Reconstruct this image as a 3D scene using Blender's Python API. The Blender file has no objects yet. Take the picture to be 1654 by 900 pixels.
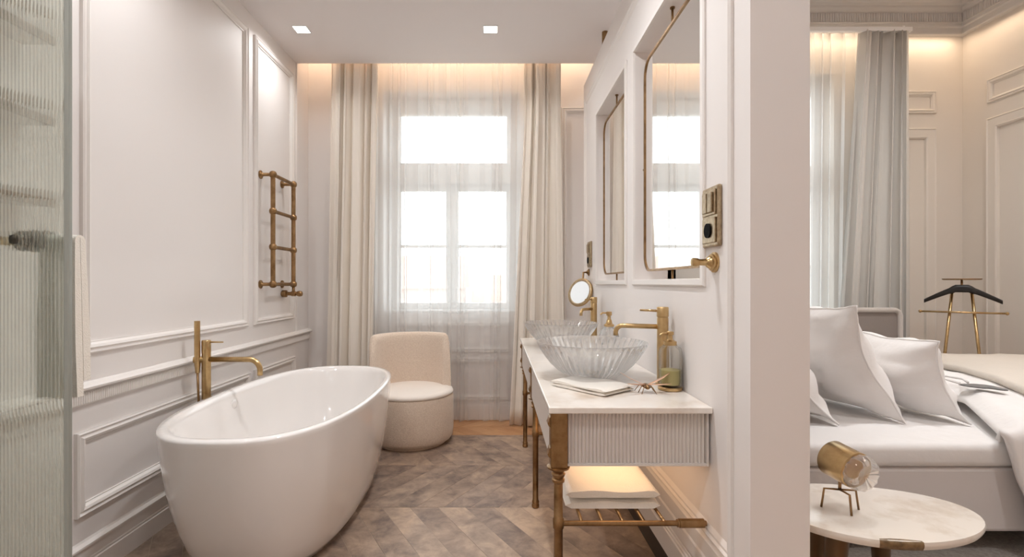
import bpy, math, random
from mathutils import Vector, Matrix, noise
R = math.radians
PI = math.pi
random.seed(7)
scene = bpy.context.scene
col = scene.collection

# ------------------------------------------------------------------ camera
EYE = 1.15
cam_d = bpy.data.cameras.new('camera')
cam_d.sensor_width = 36.0
cam_d.lens = 36.0 * 800.0 / 1654.0
cam_d.shift_x = 24.0 / 1654.0
cam_d.shift_y = 7.0 / 1654.0
cam_d.clip_start = 0.02
cam = bpy.data.objects.new('camera', cam_d)
cam.location = (0, 0, EYE)
cam.rotation_euler = (R(90), 0, 0)
col.objects.link(cam)
scene.camera = cam

# ------------------------------------------------------------------ world, exposure
w = bpy.data.worlds.new('world')
scene.world = w
w.use_nodes = True
wb = w.node_tree.nodes['Background']
wb.inputs[0].default_value = (0.90, 0.95, 1.0, 1)
wb.inputs[1].default_value = 3.0
vs = scene.view_settings
vs.view_transform = 'Standard'
vs.look = 'None'
vs.gamma = 1.0
vs.use_curve_mapping = False
vs.exposure = 0.38
scene.cycles.max_bounces = 14
scene.cycles.diffuse_bounces = 7
scene.cycles.transmission_bounces = 12
scene.cycles.transparent_max_bounces = 16
scene.cycles.glossy_bounces = 5
scene.cycles.caustics_refractive = False
scene.cycles.sample_clamp_indirect = 4.0


def area(name, loc, rot, sx, sy, power, color, portal=False, spread=180):
    d = bpy.data.lights.new(name, 'AREA')
    d.shape = 'RECTANGLE'
    d.size = sx
    d.size_y = sy
    d.energy = power
    d.color = color
    d.spread = R(spread)
    if portal:
        d.cycles.is_portal = True
    o = bpy.data.objects.new(name, d)
    o.location = loc
    o.rotation_euler = rot
    col.objects.link(o)
    return o


WARM = (1.0, 0.76, 0.54)
SOFT = (0.97, 0.985, 1.0)
# daylight comes in through the two windows
area('window_portal_bath', (-0.38, 4.47, 1.85), (R(90), 0, PI), 1.25, 2.0, 1, (1, 1, 1), True)
area('window_portal_bedroom', (2.45, 4.86, 1.9), (R(90), 0, PI), 1.3, 2.5, 1, (1, 1, 1), True)

# ------------------------------------------------------------------ materials


def lin(r, g, b):
    return tuple(((c / 255.0 + 0.055) / 1.055) ** 2.4 if c > 10 else c / 255.0 / 12.92 for c in (r, g, b))


def mat(name, color, rough=0.5, metal=0.0, bump=None, var=None, coat=0.0, sheen=0.0, trans=0.0, ior=1.45, spec=0.5):
    """bump=(scale, strength, distance)   var=(scale, colour2, low, high)"""
    m = bpy.data.materials.new(name)
    m.use_nodes = True
    nt = m.node_tree
    b = nt.nodes['Principled BSDF']
    b.inputs['Base Color'].default_value = (*color, 1)
    b.inputs['Roughness'].default_value = rough
    b.inputs['Metallic'].default_value = metal
    b.inputs['IOR'].default_value = ior
    b.inputs['Specular IOR Level'].default_value = spec
    b.inputs['Coat Weight'].default_value = coat
    b.inputs['Coat Roughness'].default_value = 0.04
    b.inputs['Sheen Weight'].default_value = sheen
    b.inputs['Transmission Weight'].default_value = trans
    tc = nt.nodes.new('ShaderNodeTexCoord')
    if bump:
        n = nt.nodes.new('ShaderNodeTexNoise')
        n.inputs['Scale'].default_value = bump[0]
        n.inputs['Detail'].default_value = 6
        bp = nt.nodes.new('ShaderNodeBump')
        bp.inputs['Strength'].default_value = bump[1]
        bp.inputs['Distance'].default_value = bump[2]
        nt.links.new(tc.outputs['Object'], n.inputs['Vector'])
        nt.links.new(n.outputs['Fac'], bp.inputs['Height'])
        nt.links.new(bp.outputs['Normal'], b.inputs['Normal'])
    if var:
        n = nt.nodes.new('ShaderNodeTexNoise')
        n.inputs['Scale'].default_value = var[0]
        n.inputs['Detail'].default_value = 8
        n.inputs['Roughness'].default_value = 0.6
        cr = nt.nodes.new('ShaderNodeValToRGB')
        cr.color_ramp.elements[0].position = var[2]
        cr.color_ramp.elements[0].color = (*color, 1)
        cr.color_ramp.elements[1].position = var[3]
        cr.color_ramp.elements[1].color = (*var[1], 1)
        nt.links.new(tc.outputs['Object'], n.inputs['Vector'])
        nt.links.new(n.outputs['Fac'], cr.inputs['Fac'])
        nt.links.new(cr.outputs['Color'], b.inputs['Base Color'])
    return m


M = {}
M['wall'] = mat('wall_paint', lin(230, 225, 222), 0.55, bump=(60, 0.02, 0.002))
M['ceil'] = mat('ceiling_paint', lin(232, 227, 226), 0.7, bump=(40, 0.02, 0.002))
M['trim'] = mat('trim_paint', lin(232, 227, 223), 0.4)
M['grey_paint'] = mat('grey_greige_paint', lin(214, 206, 199), 0.55, bump=(60, 0.02, 0.002))
M['bed_wall'] = mat('bedroom_wall_paint', lin(219, 212, 203), 0.55, bump=(60, 0.02, 0.002))
M['cornice'] = mat('cornice_paint', lin(205, 202, 199), 0.6)
M['acrylic'] = mat('white_acrylic', lin(238, 234, 231), 0.12, coat=0.6)
M['brass'] = mat('brushed_brass', lin(204, 176, 130), 0.28, 1.0, bump=(300, 0.02, 0.001), var=(25, lin(180, 148, 102), 0.35, 0.75))
M['brass_dark'] = mat('aged_brass', lin(166, 134, 96), 0.33, 1.0, var=(18, lin(126, 96, 64), 0.35, 0.7))
M['bronze'] = mat('dark_bronze', lin(70, 62, 54), 0.4, 0.9)
M['plate'] = mat('antique_nickel_brass', lin(186, 168, 140), 0.35, 1.0, var=(60, lin(150, 130, 104), 0.4, 0.7))
M['black'] = mat('black_plastic', lin(14, 13, 13), 0.8, spec=0.15)
M['hanger'] = mat('black_lacquered_wood', lin(30, 27, 26), 0.35)
M['drape'] = mat('drape_linen', lin(236, 228, 217), 0.85, bump=(420, 0.15, 0.002), sheen=0.2)
M['drape_grey'] = mat('drape_grey_linen', lin(206, 203, 197), 0.85, bump=(420, 0.15, 0.002), sheen=0.2)
M['boucle'] = mat('beige_boucle', lin(222, 205, 188), 0.95, bump=(170, 0.6, 0.006), var=(140, lin(202, 182, 164), 0.4, 0.7), sheen=0.3)
M['seat'] = mat('cream_boucle', lin(235, 226, 217), 0.9, bump=(170, 0.35, 0.004), sheen=0.3)
M['towel'] = mat('white_terry', lin(240, 234, 224), 0.95, bump=(260, 0.6, 0.004), sheen=0.4)
M['linen'] = mat('white_bed_linen', lin(236, 233, 231), 0.85, bump=(14, 0.25, 0.02), sheen=0.15)
M['sheet'] = mat('white_fitted_sheet', lin(232, 229, 227), 0.85, bump=(9, 0.3, 0.015), sheen=0.1)
M['valance'] = mat('bed_base_fabric', lin(214, 208, 205), 0.9, bump=(12, 0.2, 0.01))
M['spread'] = mat('beige_bedspread', lin(216, 206, 194), 0.9, bump=(30, 0.3, 0.012), sheen=0.2)
M['velvet'] = mat('grey_velvet', lin(132, 122, 116), 0.8, bump=(50, 0.15, 0.004), sheen=0.15)
M['velvet_edge'] = mat('grey_velvet_piping', lin(186, 178, 171), 0.85, bump=(90, 0.4, 0.006), sheen=0.5)
M['marble'] = mat('white_marble', lin(238, 231, 223), 0.18, var=(5, lin(214, 198, 182), 0.52, 0.72), coat=0.2)
M['onyx'] = mat('cream_onyx', lin(234, 226, 216), 0.16, var=(6, lin(196, 176, 152), 0.5, 0.78), coat=0.3)
M['vein'] = mat('brown_stone_vein', lin(134, 108, 76), 0.3, var=(40, lin(92, 70, 46), 0.4, 0.65))
M['lacquer'] = mat('greige_lacquer', lin(216, 209, 203), 0.4)
M['window'] = mat('white_window_paint', lin(236, 236, 236), 0.35)
M['rug'] = mat('grey_beige_rug', lin(172, 164, 156), 1.0, bump=(220, 0.8, 0.008), var=(60, lin(150, 142, 135), 0.4, 0.65))
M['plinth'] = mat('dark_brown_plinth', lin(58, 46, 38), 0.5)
M['oak_edge'] = mat('brown_wood_edge', lin(128, 98, 74), 0.5, var=(14, lin(96, 70, 52), 0.4, 0.65))
M['steel'] = mat('grey_metal_profile', lin(158, 162, 156), 0.35, 0.3)
M['mirror'] = mat('mirror_silver', (0.93, 0.93, 0.92), 0.01, 1.0)
M['leg_wood'] = mat('bronze_table_leg', lin(104, 80, 56), 0.35, 0.6)
M['facade'] = mat('pale_facade', lin(226, 206, 196), 0.9, var=(0.6, lin(206, 186, 176), 0.4, 0.7))
M['roof'] = mat('terracotta_roof', lin(206, 172, 158), 0.9)
M['far_glass'] = mat('far_window_glass', lin(120, 122, 128), 0.2)
M['ground'] = mat('street_ground', lin(170, 166, 160), 0.95)
M['wing'] = mat('pink_gold_wing', lin(222, 180, 150), 0.3, 0.7)
M['dark_cloth'] = mat('grey_satin', lin(120, 118, 116), 0.5, bump=(60, 0.3, 0.004))


def glass_mat(name, color, rough=0.0, ior=1.5, tfac=0.35):
    m = bpy.data.materials.new(name)
    m.use_nodes = True
    nt = m.node_tree
    nt.nodes.remove(nt.nodes['Principled BSDF'])
    g = nt.nodes.new('ShaderNodeBsdfGlass')
    g.inputs['Color'].default_value = (*color, 1)
    g.inputs['Roughness'].default_value = rough
    g.inputs['IOR'].default_value = ior
    t = nt.nodes.new('ShaderNodeBsdfTransparent')
    t.inputs['Color'].default_value = (*color, 1)
    mx = nt.nodes.new('ShaderNodeMixShader')
    mx.inputs['Fac'].default_value = tfac
    nt.links.new(g.outputs[0], mx.inputs[1])
    nt.links.new(t.outputs[0], mx.inputs[2])
    nt.links.new(mx.outputs[0], nt.nodes['Material Output'].inputs['Surface'])
    return m


def pane_mat(name):
    m = bpy.data.materials.new(name)
    m.use_nodes = True
    nt = m.node_tree
    nt.nodes.remove(nt.nodes['Principled BSDF'])
    t = nt.nodes.new('ShaderNodeBsdfTransparent')
    t.inputs['Color'].default_value = (0.96, 0.98, 0.97, 1)
    g = nt.nodes.new('ShaderNodeBsdfGlossy')
    g.inputs['Roughness'].default_value = 0.01
    mx = nt.nodes.new('ShaderNodeMixShader')
    mx.inputs['Fac'].default_value = 0.06
    nt.links.new(t.outputs[0], mx.inputs[1])
    nt.links.new(g.outputs[0], mx.inputs[2])
    nt.links.new(mx.outputs[0], nt.nodes['Material Output'].inputs['Surface'])
    return m


def sheer_mat(name, alpha):
    m = bpy.data.materials.new(name)
    m.use_nodes = True
    nt = m.node_tree
    nt.nodes.remove(nt.nodes['Principled BSDF'])
    t = nt.nodes.new('ShaderNodeBsdfTransparent')
    d = nt.nodes.new('ShaderNodeBsdfDiffuse')
    d.inputs['Color'].default_value = (0.9, 0.89, 0.87, 1)
    tl = nt.nodes.new('ShaderNodeBsdfTranslucent')
    tl.inputs['Color'].default_value = (0.9, 0.89, 0.88, 1)
    a = nt.nodes.new('ShaderNodeMixShader')
    a.inputs['Fac'].default_value = 0.68
    nt.links.new(d.outputs[0], a.inputs[1])
    nt.links.new(tl.outputs[0], a.inputs[2])
    b = nt.nodes.new('ShaderNodeMixShader')
    b.inputs['Fac'].default_value = alpha
    nt.links.new(t.outputs[0], b.inputs[1])
    nt.links.new(a.outputs[0], b.inputs[2])
    nt.links.new(b.outputs[0], nt.nodes['Material Output'].inputs['Surface'])
    return m


def emit_mat(name, color, strength):
    m = bpy.data.materials.new(name)
    m.use_nodes = True
    nt = m.node_tree
    b = nt.nodes['Principled BSDF']
    b.inputs['Base Color'].default_value = (*color, 1)
    b.inputs['Emission Color'].default_value = (*color, 1)
    b.inputs['Emission Strength'].default_value = strength
    return m


M['glass'] = glass_mat('clear_crystal', (1.0, 1.0, 1.0), 0.0, 1.48, 0.4)
_nt = M['glass'].node_tree
_tr = _nt.nodes.new('ShaderNodeBsdfTranslucent')
_tr.inputs['Color'].default_value = (0.98, 0.98, 0.98, 1)
_df = _nt.nodes.new('ShaderNodeBsdfDiffuse')
_df.inputs['Color'].default_value = (0.98, 0.98, 0.98, 1)
_ad = _nt.nodes.new('ShaderNodeMixShader')
_nt.links.new(_tr.outputs[0], _ad.inputs[1])
_nt.links.new(_df.outputs[0], _ad.inputs[2])
_m2 = _nt.nodes.new('ShaderNodeMixShader')
_m2.inputs['Fac'].default_value = 0.07
_old = _nt.nodes['Material Output'].inputs['Surface'].links[0].from_socket
_nt.links.new(_old, _m2.inputs[1])
_nt.links.new(_ad.outputs[0], _m2.inputs[2])
_nt.links.new(_m2.outputs[0], _nt.nodes['Material Output'].inputs['Surface'])
M['reed_glass'] = glass_mat('reeded_green_glass', (0.95, 0.98, 0.95), 0.0, 1.5, 0.42)
M['bottle'] = glass_mat('thin_bottle_glass', (0.99, 0.99, 0.98), 0.0, 1.15, 0.6)
M['pane'] = pane_mat('window_pane_glass')
M['sheer'] = sheer_mat('white_sheer', 0.5)
M['liquid'] = mat('yellow_green_soap', lin(242, 228, 160), 0.3)
M['lamp_on'] = emit_mat('lit_downlight', (1.0, 0.95, 0.86), 9.0)
M['led'] = emit_mat('warm_led', (1.0, 0.66, 0.38), 1.6)
M['mirror_glow'] = emit_mat('painted_mirror_glow', (0.5, 0.52, 0.53), 0.6)  # weak emission stands in for the bright reflection on the mirror face


def random_mat(name, cols, scale, rough, mix=0.55, bump=0.15):
    """stone or wood whose tint differs piece by piece"""
    m = bpy.data.materials.new(name)
    m.use_nodes = True
    nt = m.node_tree
    b = nt.nodes['Principled BSDF']
    b.inputs['Roughness'].default_value = rough
    oi = nt.nodes.new('ShaderNodeObjectInfo')
    r1 = nt.nodes.new('ShaderNodeValToRGB')
    r1.color_ramp.interpolation = 'LINEAR'
    els = r1.color_ramp.elements
    els[0].color = (*cols[0], 1)
    els[1].color = (*cols[-1], 1)
    for i, c in enumerate(cols[1:-1]):
        e = els.new((i + 1) / (len(cols) - 1))
        e.color = (*c, 1)
    nt.links.new(oi.outputs['Random'], r1.inputs['Fac'])
    geo = nt.nodes.new('ShaderNodeNewGeometry')
    va = nt.nodes.new('ShaderNodeVectorMath')
    va.operation = 'ADD'
    vm = nt.nodes.new('ShaderNodeVectorMath')
    vm.operation = 'SCALE'
    vm.inputs[0].default_value = (37, 11, 5)
    nt.links.new(oi.outputs['Random'], vm.inputs['Scale'])
    nt.links.new(geo.outputs['Position'], va.inputs[0])
    nt.links.new(vm.outputs[0], va.inputs[1])
    n = nt.nodes.new('ShaderNodeTexNoise')
    n.inputs['Scale'].default_value = scale
    n.inputs['Detail'].default_value = 10
    n.inputs['Roughness'].default_value = 0.68
    n.inputs['Distortion'].default_value = 0.35
    nt.links.new(va.outputs[0], n.inputs['Vector'])
    r2 = nt.nodes.new('ShaderNodeValToRGB')
    r2.color_ramp.elements[0].position = 0.36
    r2.color_ramp.elements[1].position = 0.64
    r2.color_ramp.elements[0].color = (*cols[0], 1)
    r2.color_ramp.elements[1].color = (*cols[-1], 1)
    nt.links.new(n.outputs['Fac'], r2.inputs['Fac'])
    mx = nt.nodes.new('ShaderNodeMixRGB')
    mx.inputs['Fac'].default_value = mix
    nt.links.new(r1.outputs[0], mx.inputs[1])
    nt.links.new(r2.outputs[0], mx.inputs[2])
    nt.links.new(mx.outputs[0], b.inputs['Base Color'])
    bp = nt.nodes.new('ShaderNodeBump')
    bp.inputs['Strength'].default_value = bump
    bp.inputs['Distance'].default_value = 0.004
    nt.links.new(n.outputs['Fac'], bp.inputs['Height'])
    nt.links.new(bp.outputs[0], b.inputs['Normal'])
    return m


M['tile'] = random_mat('brown_slate_tile', [lin(80, 68, 66), lin(150, 126, 108), lin(112, 97, 93), lin(194, 168, 144)], 7.0, 0.36, 0.6, 0.25)
M['oak'] = random_mat('honey_oak', [lin(168, 122, 84), lin(186, 140, 98), lin(200, 156, 114)], 9.0, 0.45, 0.35, 0.05)
M['grout'] = mat('beige_grout', lin(172, 156, 140), 0.9)

# ------------------------------------------------------------------ mesh helpers


class MB:
    def __init__(self, mtx=None):
        self.v = []
        self.f = []
        self.m = mtx

    def add(self, vs_, fs):
        o = len(self.v)
        for p in vs_:
            p = Vector(p)
            self.v.append(self.m @ p if self.m else p)
        for f in fs:
            self.f.append([i + o for i in f])

    def box(self, x0, x1, y0, y1, z0, z1):
        self.add([(x0, y0, z0), (x1, y0, z0), (x1, y1, z0), (x0, y1, z0), (x0, y0, z1), (x1, y0, z1), (x1, y1, z1), (x0, y1, z1)],
                 [(0, 3, 2, 1), (4, 5, 6, 7), (0, 1, 5, 4), (1, 2, 6, 5), (2, 3, 7, 6), (3, 0, 4, 7)])
        return self

    def rings(self, rs, closed=True, cap0=True, cap1=True):
        n = len(rs[0])
        vs_ = [p for r in rs for p in r]
        fs = []
        for i in range(len(rs) - 1):
            for j in range(n if closed else n - 1):
                k = (j + 1) % n
                fs.append((i * n + j, i * n + k, (i + 1) * n + k, (i + 1) * n + j))
        if cap0:
            fs.append(tuple(reversed(range(n))))
        if cap1:
            fs.append(tuple((len(rs) - 1) * n + j for j in range(n)))
        self.add(vs_, fs)
        return self

    def lathe(self, prof, cx=0, cy=0, n=24, axis='Z', cz=0, cap=True):
        """prof: (radius, height) from bottom to top; axis Z, or X / Y with height along it"""
        rs = []
        for r, h in prof:
            ring = []
            for j in range(n):
                a = 2 * PI * j / n
                c, s = r * math.cos(a), r * math.sin(a)
                if axis == 'Z':
                    ring.append((cx + c, cy + s, cz + h))
                elif axis == 'X':
                    ring.append((cx + h, cy + c, cz + s))
                else:
                    ring.append((cx + s, cy + h, cz + c))
            rs.append(ring)
        return self.rings(rs, True, cap, cap)

    def tube(self, pts, r, n=12, cap=True):
        pts = [Vector(p) for p in pts]
        rs = []
        up = None
        for i, p in enumerate(pts):
            a = pts[max(i - 1, 0)]
            b = pts[min(i + 1, len(pts) - 1)]
            t = (b - a).normalized()
            if up is None:
                up = t.cross(Vector((0, 0, 1)))
                if up.length < 0.05:
                    up = t.cross(Vector((1, 0, 0)))
                up.normalize()
            up = (up - t * up.dot(t)).normalized()
            q = t.cross(up)
            rr = r[i] if isinstance(r, (list, tuple)) else r
            rs.append([p + (up * math.cos(2 * PI * j / n) + q * math.sin(2 * PI * j / n)) * rr for j in range(n)])
        return self.rings(rs, True, cap, cap)

    def prism(self, poly, z0, z1):
        return self.rings([[(x, y, z0) for x, y in poly], [(x, y, z1) for x, y in poly]])

    def grid(self, fn, nu, nv):
        vs_ = [fn(i / nu, j / nv) for i in range(nu + 1) for j in range(nv + 1)]
        fs = [(i * (nv + 1) + j, (i + 1) * (nv + 1) + j, (i + 1) * (nv + 1) + j + 1, i * (nv + 1) + j + 1) for i in range(nu) for j in range(nv)]
        self.add(vs_, fs)
        return self

    def build(self, name, m, parent=None, smooth=False, bevel=0.0, thick=0.0, auto=None, subsurf=0, segs=2):
        off = Vector((0, 0, 0))
        p = parent
        while p is not None:
            off += p.location
            p = p.parent
        me = bpy.data.meshes.new(name)
        me.from_pydata([v - off for v in self.v], [], self.f)
        me.update()
        me.materials.append(m)
        if smooth:
            me.polygons.foreach_set('use_smooth', [True] * len(me.polygons))
            if auto:
                me.set_sharp_from_angle(angle=R(auto))
        o = bpy.data.objects.new(name, me)
        col.objects.link(o)
        o.parent = parent
        if thick:
            s = o.modifiers.new('solid', 'SOLIDIFY')
            s.thickness = thick
            s.offset = 0
        if bevel:
            b = o.modifiers.new('bevel', 'BEVEL')
            b.width = bevel
            b.segments = segs
            b.limit_method = 'ANGLE'
            b.angle_limit = R(35)
        if subsurf:
            s = o.modifiers.new('sub', 'SUBSURF')
            s.levels = subsurf
            s.render_levels = subsurf
        return o


def bx(*a):
    return MB().box(*a)


def tag(o, label, cat=None, group=None, kind=None):
    o['label'] = label
    if cat:
        o['category'] = cat
    if group:
        o['group'] = group
    if kind:
        o['kind'] = kind
    return o


def thing(name, loc, label, cat, group=None):
    o = bpy.data.objects.new(name, None)
    o.location = loc
    o.empty_display_size = 0.1
    col.objects.link(o)
    return tag(o, label, cat, group)


def copy_tree(o, parent=None):
    c = o.copy()
    col.objects.link(c)
    c.parent = parent
    for ch in list(o.children):
        copy_tree(ch, c)
    return c


def struct(o, label, cat):
    return tag(o, label, cat, None, 'structure')


def wall_holes(uc, vc, solid, P, t):
    """slab on plane P(u, v, n); n=0 is the room face, n=-t the back"""
    mb = MB()
    for i in range(len(uc) - 1):
        for j in range(len(vc) - 1):
            if not solid(i, j):
                continue
            a, b, c, d = uc[i], uc[i + 1], vc[j], vc[j + 1]
            mb.add([P(a, c, 0), P(b, c, 0), P(b, d, 0), P(a, d, 0)], [(0, 1, 2, 3)])
            mb.add([P(a, c, -t), P(b, c, -t), P(b, d, -t), P(a, d, -t)], [(3, 2, 1, 0)])
            for di, dj, e in ((-1, 0, ((a, c), (a, d))), (1, 0, ((b, c), (b, d))), (0, -1, ((a, c), (b, c))), (0, 1, ((a, d), (b, d)))):
                ii, jj = i + di, j + dj
                if 0 <= ii < len(uc) - 1 and 0 <= jj < len(vc) - 1 and solid(ii, jj):
                    continue
                (u1, v1), (u2, v2) = e
                mb.add([P(u1, v1, 0), P(u2, v2, 0), P(u2, v2, -t), P(u1, v1, -t)], [(0, 1, 2, 3)])
    return mb


def frame_mould(P, u0, u1, v0, v1, prof):
    """mitred picture-frame moulding; prof: (inset from the outer edge, height above wall)"""
    mb = MB()
    rs = []
    for (su, sv) in ((0, 0), (1, 0), (1, 1), (0, 1), (0, 0)):
        ring = []
        for ins, h in prof:
            u = u0 + ins if su == 0 else u1 - ins
            v = v0 + ins if sv == 0 else v1 - ins
            ring.append(P(u, v, h))
        rs.append(ring)
    mb.rings(rs, False, False, False)
    return mb


def sweep_profile(path_fn, prof, a, b):
    """extrude an open profile of (projection, z) between the parameters a and b"""
    mb = MB()
    rs = [[path_fn(t, p, z) for p, z in prof] for t in (a, b)]
    mb.rings(rs, True, True, True)
    return mb


PANEL = [(0, 0), (0, 0.014), (0.006, 0.019), (0.013, 0.012), (0.018, 0.012), (0.024, 0.020), (0.034, 0.016), (0.042, 0.006), (0.047, 0.006), (0.047, 0)]

# ------------------------------------------------------------------ dimensions
XL = -1.586       # left wall
XP = 0.68         # partition, bathroom face
XQ = 0.84         # partition, bedroom face
YB = 4.16         # window wall of the bathroom
YC = 3.91         # where the dropped ceiling stops
ZC = 2.882        # dropped ceiling
YR = -1.6         # rear wall behind the camera
XR = 4.23         # right wall of the bedroom
YW = 4.5          # window wall of the bedroom
ZB = 3.75         # bedroom ceiling

# ------------------------------------------------------------------ walls
PL = lambda u, v, n: (XL + n, u, v)
PB = lambda u, v, n: (u, YB - n, v)
PW = lambda u, v, n: (u, YW - n, v)
PR = lambda u, v, n: (XR - n, u, v)
PP = lambda u, v, n: (XP - n, u, v)

wl = bx(XL - 0.15, XL, YR, YB + 0.4, -0.05, ZB + 0.1).build('wall_left', M['wall'])
struct(wl, 'pale greige panelled wall behind the white bathtub', 'wall')
for (u0, u1, v0, v1) in ((1.88, 3.133, 0.876, 2.765), (3.222, 3.83, 0.876, 2.765), (1.855, 3.16, 0.262, 0.582), (3.222, 3.86, 0.262, 0.582)):
    frame_mould(PL, u0, u1, v0, v1, PANEL).build('panel_moulding', M['trim'], wl)
# the plain edge post where the panelling ends
bx(XL, XL + 0.012, 3.895, 3.915, 0.77, ZC).build('edge_bead', M['trim'], wl)

PATH_L = lambda t, p, z: (XL + p, t, z)
cr = sweep_profile(PATH_L, [(0, 0.683), (0.012, 0.683), (0.014, 0.688), (0.014, 0.732), (0.022, 0.738), (0.034, 0.744), (0.036, 0.752), (0.026, 0.758), (0.022, 0.764), (0.012, 0.770), (0, 0.770)], YR, YB).build('trim_1', M['trim'])
struct(cr, 'moulded chair rail with reeded frieze along the panelled left wall', 'trim')
fl = MB()
y = 1.3
while y < 4.14:
    fl.rings([[(XL + 0.014, y, z), (XL + 0.0185, y + 0.0022, z), (XL + 0.0185, y + 0.0058, z), (XL + 0.014, y + 0.008, z)] for z in (0.690, 0.731)], False, False, False)
    y += 0.0105
o = fl.build('reeding', M['trim'], cr)
o['kind'] = 'stuff'
bl = sweep_profile(PATH_L, [(0, 0), (0.022, 0), (0.022, 0.080), (0.018, 0.084), (0.018, 0.090), (0.014, 0.094), (0.014, 0.136), (0.024, 0.142), (0.024, 0.150), (0.012, 0.160), (0, 0.164)], YR, YB).build('baseboard_left', M['trim'])
struct(bl, 'stepped greige baseboard along the panelled left wall', 'baseboard')

# window wall of the bathroom
WX0, WX1, WZ0, WZ1 = -0.955, 0.19, 0.90, 2.76
uc = [XL - 0.15, WX0, WX1, 1.5]
vc = [-0.05, WZ0, WZ1, ZB + 0.1]
wbk = wall_holes(uc, vc, lambda i, j: not (i == 1 and j == 1), PB, 0.34).build('wall_back', M['wall'])
struct(wbk, 'warm-lit window wall behind the bathroom curtains', 'wall')
frame_mould(PB, 0.54, 1.3, 0.25, 2.62, PANEL).build('panel_moulding', M['trim'], wbk)
frame_mould(PB, -0.86, 0.10, 0.17, 0.52, PANEL).build('apron_moulding', M['trim'], wbk)
frame_mould(PB, -0.86, 0.10, 0.57, 0.82, PANEL).build('apron_moulding', M['trim'], wbk)
bb = bx(XL, 1.5, YB - 0.02, YB, 0, 0.13).build('baseboard_back', M['trim'], None, bevel=0.006)
struct(bb, 'baseboard behind the bathroom curtains', 'baseboard')

# bedroom walls
BX0, BX1 = 1.85, 3.06
uc = [1.5, BX0, BX1, XR + 0.15]
vc = [-0.05, 0.4, 3.05, ZB + 0.1]
wbd = wall_holes(uc, vc, lambda i, j: not (i == 1 and j == 1), PW, 0.30).build('wall_bedroom_back', M['bed_wall'])
struct(wbd, 'beige bedroom window wall with moulded panels beside the curtain', 'wall')
DOORP = [(0, 0), (0, 0.02), (0.008, 0.028), (0.018, 0.022), (0.075, 0.020), (0.080, 0.026), (0.092, 0.020), (0.097, 0)]
frame_mould(PW, 3.30, 3.98, 2.686, 2.888, PANEL).build('panel_moulding', M['bed_wall'], wbd)
frame_mould(PW, 3.25, 3.975, 0.2, 2.55, DOORP).build('panel_moulding', M['bed_wall'], wbd)
o = bx(1.36, 1.5, YB, YW + 0.3, -0.05, ZB + 0.1).build('wall_jog', M['bed_wall'])
struct(o, 'short return of wall between the two windows', 'wall')
wr = bx(XR, XR + 0.15, YR, YW + 0.3, -0.05, ZB + 0.1).build('wall_right', M['bed_wall'])
struct(wr, 'beige right bedroom wall with tall moulded panel', 'wall')
frame_mould(PR, 2.75, 4.265, 2.694, 2.895, PANEL).build('panel_moulding', M['bed_wall'], wr)
frame_mould(PR, 2.75, 4.265, 0.2, 2.56, DOORP).build('panel_moulding', M['bed_wall'], wr)
o = bx(XL - 0.15, XR + 0.15, YR - 0.15, YR, -0.05, ZB + 0.1).build('wall_rear', M['wall'])
struct(o, 'plain wall behind the photographer', 'wall')

# partition with the two mirror openings
ZS, ZT = 1.138, 2.285
uc = [1.33, 1.64, 2.44, 2.615, 3.36, 3.886]
vc = [0.0, ZS, ZT, 2.695]
wp = wall_holes(uc, vc, lambda i, j: not (i in (1, 3) and j == 1), PP, XQ - XP).build('wall_partition', M['wall'])
struct(wp, 'freestanding greige partition with two mirror openings above the vanity', 'wall')
frame_mould(PP, 1.425, 3.80, 0.34, 2.545, [(0, 0), (0, 0.008), (0.008, 0.014), (0.016, 0.008), (0.024, 0.008), (0.034, 0.003), (0.04, 0)]).build('panel_moulding', M['trim'], wp)
for (a, b) in ((1.64, 2.44), (2.615, 3.36)):
    frame_mould(PP, a - 0.028, b + 0.028, ZS - 0.001, ZT + 0.028, [(0, 0), (0, 0.006), (0.006, 0.010), (0.026, 0.010), (0.028, 0)]).build('opening_architrave', M['trim'], wp)
PATH_P = lambda t, p, z: (XP - p, t, z)
o = sweep_profile(PATH_P, [(0, 0.095), (0.022, 0.095), (0.022, 0.180), (0.018, 0.184), (0.018, 0.192), (0.014, 0.196), (0.014, 0.204), (0.010, 0.208), (0.014, 0.214), (0.014, 0.262), (0.010, 0.270), (0.010, 0.32), (0, 0.332)], 1.33, 3.886).build('baseboard_partition', M['trim'])
struct(o, 'tall stepped baseboard along the partition below the vanity', 'baseboard')
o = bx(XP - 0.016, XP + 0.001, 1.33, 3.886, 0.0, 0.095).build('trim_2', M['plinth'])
struct(o, 'dark recessed plinth under the partition baseboard', 'trim')

# ------------------------------------------------------------------ ceilings and cornice
o = bx(XL, 0.90, YR, YC, ZC, ZB + 0.1).build('ceiling', M['ceil'])
struct(o, 'smooth dropped bathroom ceiling with square downlights', 'ceiling')
o = bx(XL, 0.90, YC, YB, 3.22, ZB + 0.1).build('ceiling_pocket', M['ceil'])
struct(o, 'curtain pocket above the edge of the dropped ceiling', 'ceiling')
o = bx(0.90, XR, YR, YW, ZB, ZB + 0.1).build('ceiling_bedroom', M['ceil'])
struct(o, 'high bedroom ceiling above the cornice', 'ceiling')
CORN = [(0, 3.385), (0.045, 3.385), (0.05, 3.395), (0.05, 3.44), (0.062, 3.45), (0.062, 3.475), (0.070, 3.480), (0.070, 3.565), (0.085, 3.575), (0.10, 3.60), (0.10, 3.615), (0.13, 3.625), (0.17, 3.66), (0.20, 3.70), (0.22, 3.705), (0.22, 3.75), (0, 3.75)]
cb = MB()
rs = [[(1.5, YW - p, z) for p, z in CORN], [(XR - p, YW - p, z) for p, z in CORN], [(XR - p, YR, z) for p, z in CORN]]
cb.rings(rs, True, True, True)
co = cb.build('trim_3', M['cornice'])
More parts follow.
